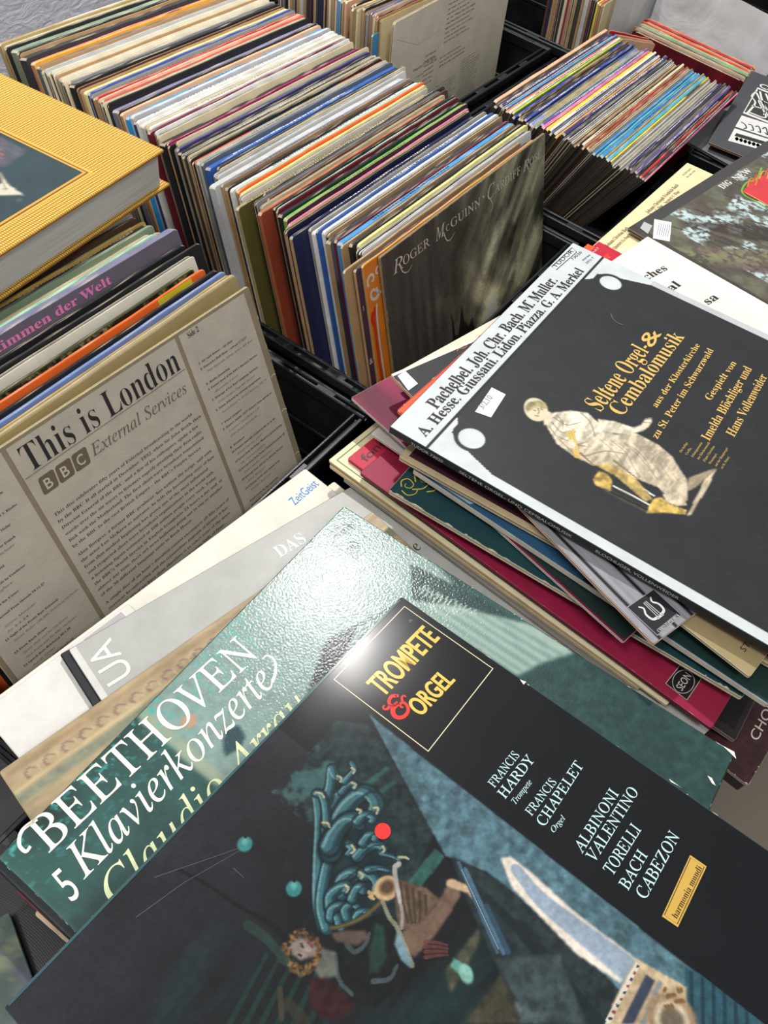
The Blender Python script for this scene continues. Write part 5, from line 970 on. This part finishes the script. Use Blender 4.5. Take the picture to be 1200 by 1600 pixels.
    c.body((62, 34, 38), (150, 136, 120), art=A, r=1.5); chor(c); root = empty('record_box', c.matrix()); tag(root, 'worn maroon box set lettered CHOR at the right edge', 'record box'); c.mb.build('lid', root)
    b = MB(); b.box(.001, -.314, -.016, .314, -.001, -.0034, lin((52, 40, 40)), 'satin', .001); b.build('box_base', root)
def right_group():
    S = PS
    def ches(c):
        for s, p0, p1, pt in (('ches', (1011, 438), (1044, 421), (1003, 429)), ('al', (1049, 456), (1065, 446), (1040, 446)), ('sa', (1106, 477), (1124, 466), (1097, 467))): tq(c, s, p0, p1, pt, (38, 36, 38), 'serifb', res=5)
    c, o = piece('record_sleeve', 'white sleeve with black letters ches al sa beside the black box set', S, .011, (232, 228, 218), (226, 220, 206), tr=(1012, 369), u=(954, 409), T=3.2, deco=ches)
    def a_for(c):
        A = Art(315, 315, 1.2, (70, 66, 60)); X, Y = A.X, A.Y; n = fbm(X * .05, Y * .05, 5, 5); f = fbm(X * .25, Y * .25, 9, 4)
        A.c = np.array((92, 86, 76)) * (.6 + .8 * n)[..., None]; g = np.clip((n - .45) * 7, 0, 1) * np.clip((f - .4) * 6, 0, 1); A.blend(g * .8, (98, 112, 86)); s = np.clip((fbm(X * .04, Y * .04, 15, 4) - .5) * 9, 0, 1) * np.clip((f - .36) * 7, 0, 1) * (X > 40); A.blend(s * .95, (188, 212, 214))
        A.poly([(30, 60), (110, 130), (240, 220), (315, 300), (315, 316), (200, 260), (80, 170), (20, 90)], (98, 84, 76), .9, .3, 3); A.poly([(60, 30), (100, 60), (200, 160), (260, 200), (190, 180), (90, 90)], (52, 44, 40), .7, .3, 3)
        for k in range(26): x = 40 + k * 11; A.stroke([(x, 20 + (k * 37) % 60), (x + 14, 60 + (k * 23) % 70), (x + 10, 120 + (k * 31) % 80)], 1.6, .8, (44, 36, 32), .8)
        gr = np.exp(-((Y - X * .75 - 60) / 16) ** 2) * np.clip((f - .42) * 6, 0, 1); A.blend(np.clip(gr, 0, 1) * .8, (132, 140, 96)); A.poly([(0, 0), (315, 0), (315, 14), (0, 14)], (66, 64, 64), 1); A.poly([(0, 0), (12, 0), (12, 315), (0, 315)], (60, 56, 50), .8); return A
    def dec(c):
        w = (222, 220, 214)
        for i, (s, p0, p1) in enumerate((('DIG', (1130, 296), (1145, 286)), ('NEW', (1151, 283), (1176, 268)))): tq(c, s, p0, p1, (p0[0] - 5, p0[1] - 8), w, 'serifb', 4)
        q = c.uv((1176, 290)); c.poly([tuple(x) for x in c.uvs([(1160, 300), (1176, 280), (1215, 268), (1240, 300), (1215, 330)])][::-1], (204, 60, 66), 3); c.line(smooth([tuple(x) for x in c.uvs([(1215, 336), (1186, 318), (1160, 302), (1166, 286), (1182, 280), (1190, 262)])]), 2.2, (120, 170, 60), 4); c.line(smooth([tuple(x) for x in c.uvs([(1215, 331), (1188, 314), (1164, 301)])]), .9, (226, 190, 70), 5)
        for k in range(4): c.line(smooth([tuple(x) for x in c.uvs([(1168 + k * 9, 292 - k * 6), (1172 + k * 10, 280 - k * 6), (1182 + k * 9, 282 - k * 5), (1180 + k * 9, 290 - k * 5)])]), 1.5, ((226, 120, 60), (214, 70, 60), (228, 150, 70), (220, 90, 60))[k], 5)
    c, o = piece('record_sleeve', 'dark sleeve with a sunlit forest photograph and two stickers', S, .0165, (66, 64, 62), (120, 108, 94), art=a_for, tl=(981, 356), u=(1061, 306), T=4, deco=dec)
    def mk(t):
        for k in range(6): a = t.uv((1026 + k * 3.3, 368 + k * .6)); b = t.uv((1030 + k * 3.3, 350 + k * .5)); t.line([a, b], .5, (90, 96, 120), 12)
    sticker(c, o, 'price_sticker', c.uvs([(1022, 343), (1049, 348), (1046, 378), (1020, 373)])[::-1], (232, 230, 226), mk, 'white printed sticker')
    sticker(c, o, 'price_sticker', c.uvs([(1000, 357), (1006, 347), (1019, 353), (1012, 366)])[::-1], (176, 178, 176), label='small grey handwritten sticker')
    c, o = piece('record_sleeve', 'red sleeve corner with tiny black letters above the topmost black box', S, .0135, (190, 34, 58), (214, 140, 140), tr=(936, 377), u=(912, 396), T=2.4, W=190, H=190, deco=lambda c: (tq(c, "'MART", (923, 400), (937, 388), (921, 397), (226, 190, 190), 'sansb'), tq(c, 'CHOR', (942, 412), (954, 402), (940, 409), (226, 190, 190), 'sansb'), c.poly([tuple(x) for x in c.uvs([(938, 405), (950, 396), (952, 404), (944, 412)])], (222, 60, 44), 4)))
    def cre(c):
        k = (96, 88, 66)
        for s, p0, p1, pt in (('Johann Christoph Friedrich Bach', (1013, 334), (1061, 290), (1009, 329)), ('Trio C-Dur', (1020, 337), (1037, 322), (1016, 333)), ('Septett C-Dur', (1041, 319), (1063, 300), (1037, 315)), ('Johann Christian Bach', (950, 386), (983, 357), (946, 381)), ('Quartett Es-Dur', (961, 390), (984, 370), (957, 386)), ('TELEFUNKEN', (1068, 275), (1081, 264), (1066, 273)), ('das alte werk', (1074, 278), (1087, 267), (1072, 276))): tq(c, s, p0, p1, pt, k, 'light', res=2)
    piece('record_sleeve', 'cream yellow sleeve naming Johann Christian Bach beside the forest sleeve', S, .024, (232, 216, 168), (214, 196, 150), tr=(1074, 254), u=(925, 385), T=3, mat='matte', deco=cre)
    # grey sleeve and small black picture sleeve on the crate rim at the right
    F = (np.array((0, 0, -.056)), np.array((0, 1., 0)), np.array((1., 0, 0)))
    c, o = piece('record_sleeve', 'plain grey glossy sleeve lying across the crate rim at the right edge', F, 0, (112, 113, 116), (96, 96, 98), tl=(1060, 213), u=(1143, 163), T=3.4, mat='gloss')
    F2 = (np.array((0, 0, -.045)), np.array((0, 1., 0)), np.array((1., 0, 0)))
    def cart(c):
        w = (220, 220, 214); k = (40, 42, 44); A = []
        R = lambda *p: [tuple(x) for x in c.uvs(list(p))]
        Z = lambda z: R(*[(980 + a / 5.4545, b / 5.4545) for a, b in z])
        c.poly(Z([(985, 965), (1110, 745), (1330, 830), (1230, 1060)])[::-1], w, 2); c.poly(Z([(1000, 955), (1112, 760), (1310, 836), (1222, 1040)])[::-1], (50, 50, 52), 3)
        for a in ([(1020, 970), (1090, 880), (1060, 820), (1110, 770)], [(1040, 960), (1180, 1000), (1120, 860), (1200, 880)], [(1130, 780), (1160, 880), (1240, 1000)], [(1100, 790), (1220, 1030)], [(1060, 900), (1160, 930), (1260, 960)], [(1150, 860), (1180, 940), (1160, 980)], [(1180, 800), (1220, 880), (1300, 900)]): c.line(smooth(Z(a)), 3.2, w, 4, 1.6)
        c.poly(Z([(920, 1080), (975, 985), (1260, 1075), (1220, 1180)])[::-1], w, 3); c.poly(Z([(858, 1200), (915, 1095), (1215, 1190), (1170, 1285)])[::-1], w, 3)
        for i in range(4): c.line(smooth(Z([(970 + 60 * i, 1040 + 20 * i), (1000 + 60 * i, 1060 + 10 * i), (1015 + 60 * i, 1090 + 20 * i), (990 + 60 * i, 1100 + 10 * i)])), 2, k, 5)
        c.poly(Z([(890, 1190), (930, 1135), (1180, 1210), (1155, 1262)])[::-1], k, 4)
        for i in range(7): q = Z([(915 + i * 36, 1180 + i * 11)])[0]; c.disc(q[0], q[1], 5.5, w, 5, 6.5, 9)
        a = Z([(1120, 745), (1260, 790)]); ang = math.degrees(math.atan2(-(a[1][1] - a[0][1]), a[1][0] - a[0][0])); c.text('ORR', a[0][0], a[0][1], 15, w, 'sansb', ang, None, 4)
    c, o = piece('record_sleeve', 'black sleeve with white cartoon panels lying on the grey sleeve', F2, 0, (66, 68, 72), (150, 120, 104), bl=(1107, 222), d=(1176, 108), W=270, H=262, T=3, mat='matte', deco=cart)
def left_sheets():
    B = PB
    def a_frieze(c):
        A = Art(315, 315, 1.4, (170, 152, 116)); X, Y = A.X, A.Y; A.c = A.c * (.8 + .4 * fbm(X * .06, Y * .2, 3, 5))[..., None]
        A.poly([(0, 20), (320, 20), (320, 27), (0, 27)], (120, 128, 108), .9, .2, 2); A.poly([(0, 4), (320, 4), (320, 8), (0, 8)], (140, 112, 84), .6, .2, 2)
        for k in range(24): x = 12 + k * 12.5; A.stroke([(x, 15.5), (x - 1, 12), (x + 3, 10), (x + 7, 12.5)], 2.2, 1, (112, 86, 88), .6); A.stroke([(x + 7, 16), (x + 7.5, 11)], 1.2, 1, (190, 170, 134), .6)
        A.poly([(0, 17.5), (320, 17.5), (320, 19), (0, 19)], (206, 184, 140), .8, soft=1); return A
    piece('record_sleeve', 'sand coloured sleeve with carved frieze just under the green box set', B, .0215, (170, 152, 116), (150, 134, 104), art=a_frieze, tl=(-2, 1206), u=(330, 975), T=3, mat='satin')
    g = (224, 224, 218)
    def das(c):
        a = c.uvs([(436, 872), (470, 846)]); c.text('DAS', *c.uv((437, 872)), 11, g, 'serif', 0, 26, 3, 5); a = c.uv((654, 860)); c.text('e', a[0] - 1, a[1], 9.5, (50, 50, 54), 'roman', 0, None, 3, 5)
        q = c.uv((214, 1054)); 
        for s, p0, p1 in (('UA', (211, 1052), (172, 996)),): tq(c, s, p0, p1, (165, 1068), g, 'sans', 3, 5)
    c = lay(B, .0262, tl=(107, 1015), u=(558, 755), T=2, mat='satin', W=318); c.body((172, 173, 168), (150, 150, 146), r=2); das(c); c.rect(.4, 0.5, 5, 314, (206, 206, 200), 1)
    root = empty('record_box', c.matrix()); tag(root, 'light grey box set lettered DAS under the green box set', 'record box'); c.mb.build('lid', root)
    b = MB(); b.box(-.0062, -.314, -.0075, .317, .002, -.0023, lin((34, 36, 40)), 'satin', .001); b.build('box_base', root)
    piece('record_sleeve', 'white cardboard sleeve with torn corner at the left edge of the lower pile', B, .0345, (216, 214, 208), (206, 200, 188), tl=(-30, 1114), u=(94, 1022), T=3.4, H=60 * 5., W=118, mat='matte', deco=lambda c: (c.poly([(78, 2), (110, 2), (112, 60), (84, 60)], (176, 170, 172), 1), c.poly([(96, 20), (110, 14), (112, 60), (98, 60)], (130, 148, 92), 2)))
    def zg(c): tq(c, 'ZeitGeist', (461, 790), (499, 757), (451, 780), (46, 134, 200), 'sans', 3, 5)
    piece('record_sleeve', 'cream sleeve with blue word ZeitGeist by the crate rim', B, .038, (222, 218, 204), (206, 198, 176), tr=(477, 732), u=(115, 1000), T=3, W=300, mat='matte', deco=zg)
    piece('record_sleeve', 'cream sleeve with stepped corner beneath the ZeitGeist sleeve', B, .0415, (216, 210, 190), (200, 190, 166), tr=(522, 752), u=(160, 1020), T=3, W=300, mat='matte')
    # things seen at the lower left, deeper in the crate
    F = (np.array((0, 0, -.105)), np.array((0, 1., 0)), np.array((1., 0, 0)))
    piece('record_sleeve', 'red sleeve corner under the left end of the green box set', F, 0, (136, 26, 34), (120, 40, 40), tl=(24, 1392), d=(72, 1436), T=3, W=200, H=150)
    piece('record_sleeve', 'cream open sleeve end beside the black disc at lower left', F, .006, (206, 188, 152), (214, 200, 168), tl=(53, 1428), d=(112, 1480), T=5, W=150, H=140, mat='matte')
    def moss(c):
        A = Art(315, 315, 2.5, (92, 104, 90)); n = fbm(A.X * .06, A.Y * .06, 8, 4); A.c = np.array((66, 78, 74)) * (.6 + .9 * n)[..., None]; A.blend(np.clip((fbm(A.X * .1, A.Y * .1, 18, 3) - .55) * 6, 0, 1) * .7, (120, 128, 96)); A.blend(np.clip((fbm(A.X * .08, A.Y * .08, 28, 3) - .6) * 6, 0, 1) * .7, (70, 60, 110)); return A
    c = lay(F, .016, tr=(14, 1424), d=(52, 1530), T=5, W=300, H=315); c.body((66, 78, 74), (60, 60, 60), art=moss(c), spine=(50, 54, 54)); c.build('record_sleeve', 'mossy green photo sleeve standing out at the lower left edge', 'record')
    piece('record_sleeve', 'white sleeve under the mossy green one at the lower left edge', F, .026, (206, 204, 200), (190, 184, 176), tr=(2, 1470), d=(34, 1552), T=4, W=200, mat='matte')
    piece('record_sleeve', 'pink red sleeve at the bottom left corner of the photo', F, .036, (206, 78, 96), (196, 90, 100), tr=(-2, 1560), d=(20, 1606), T=4, W=200)
    P = on_level((-30, 1440), -.128); m = MB(); n = 96; R_ = .151; V = [(R_ * math.cos(a), R_ * math.sin(a), z) for z in (0, -.0018) for a in np.linspace(0, 2 * math.pi, n, endpoint=False)]
    m.add(V, [tuple(range(n)), tuple(range(n, 2 * n))[::-1]] + [(i, n + i, n + (i + 1) % n, (i + 1) % n) for i in range(n)], (1, 1, 1), 'vinyl')
    ed = on_level((104, 1462), -.128); cc = ed + unit(np.array([-.5, -.85, 0])) * .150; o = m.build('vinyl_disc'); o.matrix_world = Matrix.Translation((cc[0] + .06, cc[1] - .0, -.128)); tag(o, 'bare black vinyl disc lying at the lower left', 'record')
def book():
    z = .044; TR = on_level((257, 233), z); a = on_level((-2, 112), z); b = on_level((0, 415), z); d = unit(TR - a); v = unit(b - TR); W, H = .30, .30
    ang = math.atan2(d[1], d[0]); x = np.array([math.cos(ang), math.sin(ang), 0]); y = np.array([-x[1], x[0], 0])
    # local: x runs to the viewer-side page edge, y runs to the right; origin at the near right upper corner
    m = Matrix.Identity(4)
    for i in range(3): m[i][0] = x[i]; m[i][1] = y[i]; m[i][2] = (0, 0, 1)[i]; m[i][3] = TR[i]
    root = empty('yellow_book', m @ Matrix.Translation((0, 0, 0))); tag(root, 'thick yellow cloth-bound book with a framed portrait on its cover', 'book')
    t = MB(); t.box(-W, -H, -.0035, 0, 0, 0, (1, 1, 1), 'cloth', .0012); t.build('cover_board', root)
    t = MB(); t.box(-W + .001, -H, -.0365, .0, .0045, -.033, (1, 1, 1), 'cloth', .0012); t.build('cover_board', root)
    t = MB(); t.box(-W + .004, -H + .004, -.0329, -.004, -.004, -.0036, (1, 1, 1), 'pages', .0005); t.build('page_block', root)
    # curved spine on the far left
    sp = MB(); n = 10; V = []; 
    for k in range(n + 1):
        q = -math.pi / 2 + math.pi * k / n; V += [(-W, -H - .012 * math.cos(q), -.0182 + .0182 * math.sin(q)), (0, -H - .012 * math.cos(q), -.0182 + .0182 * math.sin(q))]
    sp.add(V, [(2 * k, 2 * k + 1, 2 * k + 3, 2 * k + 2) for k in range(n)], (1, 1, 1), 'cloth'); sp.build('spine', root)
    # picture panel on the board, drawn from the photograph's corner points
    c = Cover(TR, y, -x, 300, 300, 1, 'satin')   # u = +y, v = +(-x)... shifted so that points are found by ray
    P0 = TR - y * .3; c = Cover(TR - y * .3 - x * .3, y, x, 300, 300, 1, 'satin'); uv = c.uvs
    pn = uv([(0, 187), (129, 270), (0, 357)]); e1 = pn[1]
    A = Art(210, 240, 1.2, (36, 58, 64)); A.c = np.array((38, 60, 66)) * (.8 + .35 * fbm(A.X * .03, A.Y * .03, 3, 4))[..., None]
    ou, ov = e1[0] - 205, e1[1] - 235
    T = lambda pts: [(p[0] - ou, p[1] - ov) for p in uv(pts)]
    A.poly(T([(-30, 200), (0, 205), (56, 236), (20, 262), (-30, 245)]), (84, 84, 94), .9, .2, 3)
    for k in range(3): A.stroke(T([(-10, 222 + 7 * k), (18, 236 + 6 * k)]), 2.5, 1.5, (160, 92, 76), .7)
    A.poly(T([(-40, 262), (0, 268), (12, 284), (0, 300), (-40, 300)]), (176, 118, 92), 1, .12, 2); A.poly(T([(-40, 300), (0, 294), (18, 286), (10, 264), (26, 288), (52, 306), (20, 306), (-40, 310)]), (206, 198, 178), 1, .1, 1)
    A.ell(*T([(22, 296)])[0], 2.2, 2.2, (168, 160, 138), soft=.4); A.stroke(T([(12, 270), (20, 290), (24, 296)]), 1, .8, (150, 140, 118)); A.ell(*T([(44, 314)])[0], 2.4, 2.4, (60, 84, 92), soft=.3)
    A.W, A.H = 205, 235; q = [(e1[0] - 206, e1[1] - 236), (e1[0] - 206, e1[1] + 1.4), (e1[0] + 1.4, e1[1] + 1.4), (e1[0] + 1.4, e1[1] - 236)]
    c.poly([(e1[0] - 212, e1[1] - 242), (e1[0] - 212, e1[1] + 5.6), (e1[0] + 5.6, e1[1] + 5.6), (e1[0] + 5.6, e1[1] - 242)], (214, 170, 66), 1); c.poly([(e1[0] - 210, e1[1] - 240), (e1[0] - 210, e1[1] + 3.4), (e1[0] + 3.4, e1[1] + 3.4), (e1[0] + 3.4, e1[1] - 240)], (110, 58, 30), 2); c.poly([(e1[0] - 208, e1[1] - 238), (e1[0] - 208, e1[1] + 2.2), (e1[0] + 2.2, e1[1] + 2.2), (e1[0] + 2.2, e1[1] - 238)], (206, 158, 60), 3)
    ok = A; nx = ok.nx; X = np.linspace(0, 206, ok.nx); Yv = np.linspace(0, 236, ok.ny); ok.X, ok.Y = np.meshgrid(X, Yv); c.art(ok, 0, e1[0] - 206, e1[1] - 236, 5)
    o = c.mb.build('picture_panel'); o.matrix_world = c.matrix(); o.parent = root; o.matrix_parent_inverse = root.matrix_world.inverted()
def fillers():
    """low, dark box sets that carry the two foreground piles inside their crates"""
    for (x, y, z0, z1, lab, grp, sd) in ((.093, -.45, -.325, -.163, 'low dark box set carrying the lower left pile in its crate', 'box sets under the lower left pile', 3), (.096, .02, -.325, -.121, 'low dark box set carrying the right pile in its crate', 'box sets under the right pile', 5)):
        n = int((z1 - z0) / .018); T = (z1 - z0) / n; R = random.Random(sd)
        for k in range(n):
            cc = R.choice([(60, 56, 54), (90, 70, 60), (50, 56, 62), (110, 104, 96)]); c = Cover((x + R.uniform(-.003, .003), y + R.uniform(-.006, .006), z1 - k * T), (0, 1, 0), (1, 0, 0), 312, 312, T * 1000 - .5, 'satin'); c.body(cc, cc, spine=cc); c.build('record_box', lab, 'record box', grp)
# ------------------------------------------------------------------ light
def light():
    def lamp(name, kind, loc, aim, power, size, col, **kw):
        l = bpy.data.lights.new(name, kind); l.energy = power; l.color = col
        if kind == 'AREA': l.shape = 'DISK'; l.size = size
        else: l.shadow_soft_size = size
        for k, v in kw.items(): setattr(l, k, v)
        o = bpy.data.objects.new(name, l); COL.objects.link(o); o.location = loc
        o.rotation_euler = (Vector(aim) - Vector(loc)).to_track_quat('-Z', 'Y').to_euler(); return o
    lamp('ceiling_spot_or_fill', 'SPOT', (-.596, .609, 1.677), (.0, .05, 0), 102, .035, (1, .97, .93), spot_size=math.radians(75), spot_blend=.8)
    lamp('ceiling_spot_or_fill', 'AREA', (1.2, -1.2, 2.2), (0, 0, 0), 17, .5, (1, .97, .94))  # added soft fill from behind the camera, not a real ceiling lamp
    lamp('ceiling_spot_or_fill', 'AREA', (-.3, -1.3, 2.2), (-.1, 0, 0), 16, .4, (1, .97, .94))  # second added fill, from the left, for faces the main spot misses
    lamp('ceiling_spot_or_fill', 'SPOT', (.25, -.35, 1.95), (-.64, .22, .0), 75, .06, (.98, .98, 1), spot_size=math.radians(26), spot_blend=1.)  # narrow spot added only to brighten the back wall
    w = bpy.data.worlds.new('room light'); SC.world = w; w.use_nodes = True
    bg = w.node_tree.nodes['Background']; bg.inputs[0].default_value = (.93, .96, 1, 1); bg.inputs[1].default_value = .3
    SC.view_settings.view_transform = 'Standard'; SC.view_settings.look = 'None'; SC.view_settings.exposure = .3; SC.view_settings.gamma = 1
    SC.view_settings.use_curve_mapping = False
setting()
crate(-.60, .078, -.050, .334, -.108, 'black crate holding the long middle row of records')
crate(-.60, .048, -.455, -.052, -.119, 'black crate at left holding the row led by This is London')
crate(-.165, .106, .337, .955, -.098, 'black crate at right holding the tilted row and small singles')
crate(-.625, -.172, .3385, .722, -.088, 'black crate at the back with the big cream printed sleeve')
crate(-.625, -.062, .7235, 1.02, -.085, 'black crate at upper right with the crumpled white plastic sleeve')
crate(-.20, .10, 1.03, 1.40, -.075, 'black crate in the top right corner beyond the white sheets')
crate(.082, .425, -.62, -.064, -.128, 'black crate in the foreground under the green box set pile')
crate(.108, .425, -.050, .548, -.108, 'black crate under the right pile of stacked sleeves')
crate(.112, .425, .552, 1.1, -.062, 'black crate at the right edge under the grey sleeve')
rows(); roger(); bbc(); lyric(); beethoven(); trompete(); seltene(); right_pile(); right_group(); left_sheets(); book(); fillers()
film_sheet('plastic_sleeve', 'crumpled white plastic sleeve standing behind the tilted row', [(-.112, .742, .045), (-.112, 1.0, .045), (-.085, 1.0, -.25), (-.085, .742, -.25)], 3)
film_sheet('plastic_sleeve', 'large translucent white sheet leaning behind the small singles', [(-.098, .905, .012), (.16, .905, -.006), (.085, .885, -.2), (-.088, .885, -.2)], 6, amp=.005)
film_sheet('plastic_sleeve', 'smaller white sheet behind the left end of the singles', [(-.13, .83, .0), (-.10, .915, -.01), (-.10, .915, -.2), (-.13, .83, -.2)], 9, amp=.002)
light()
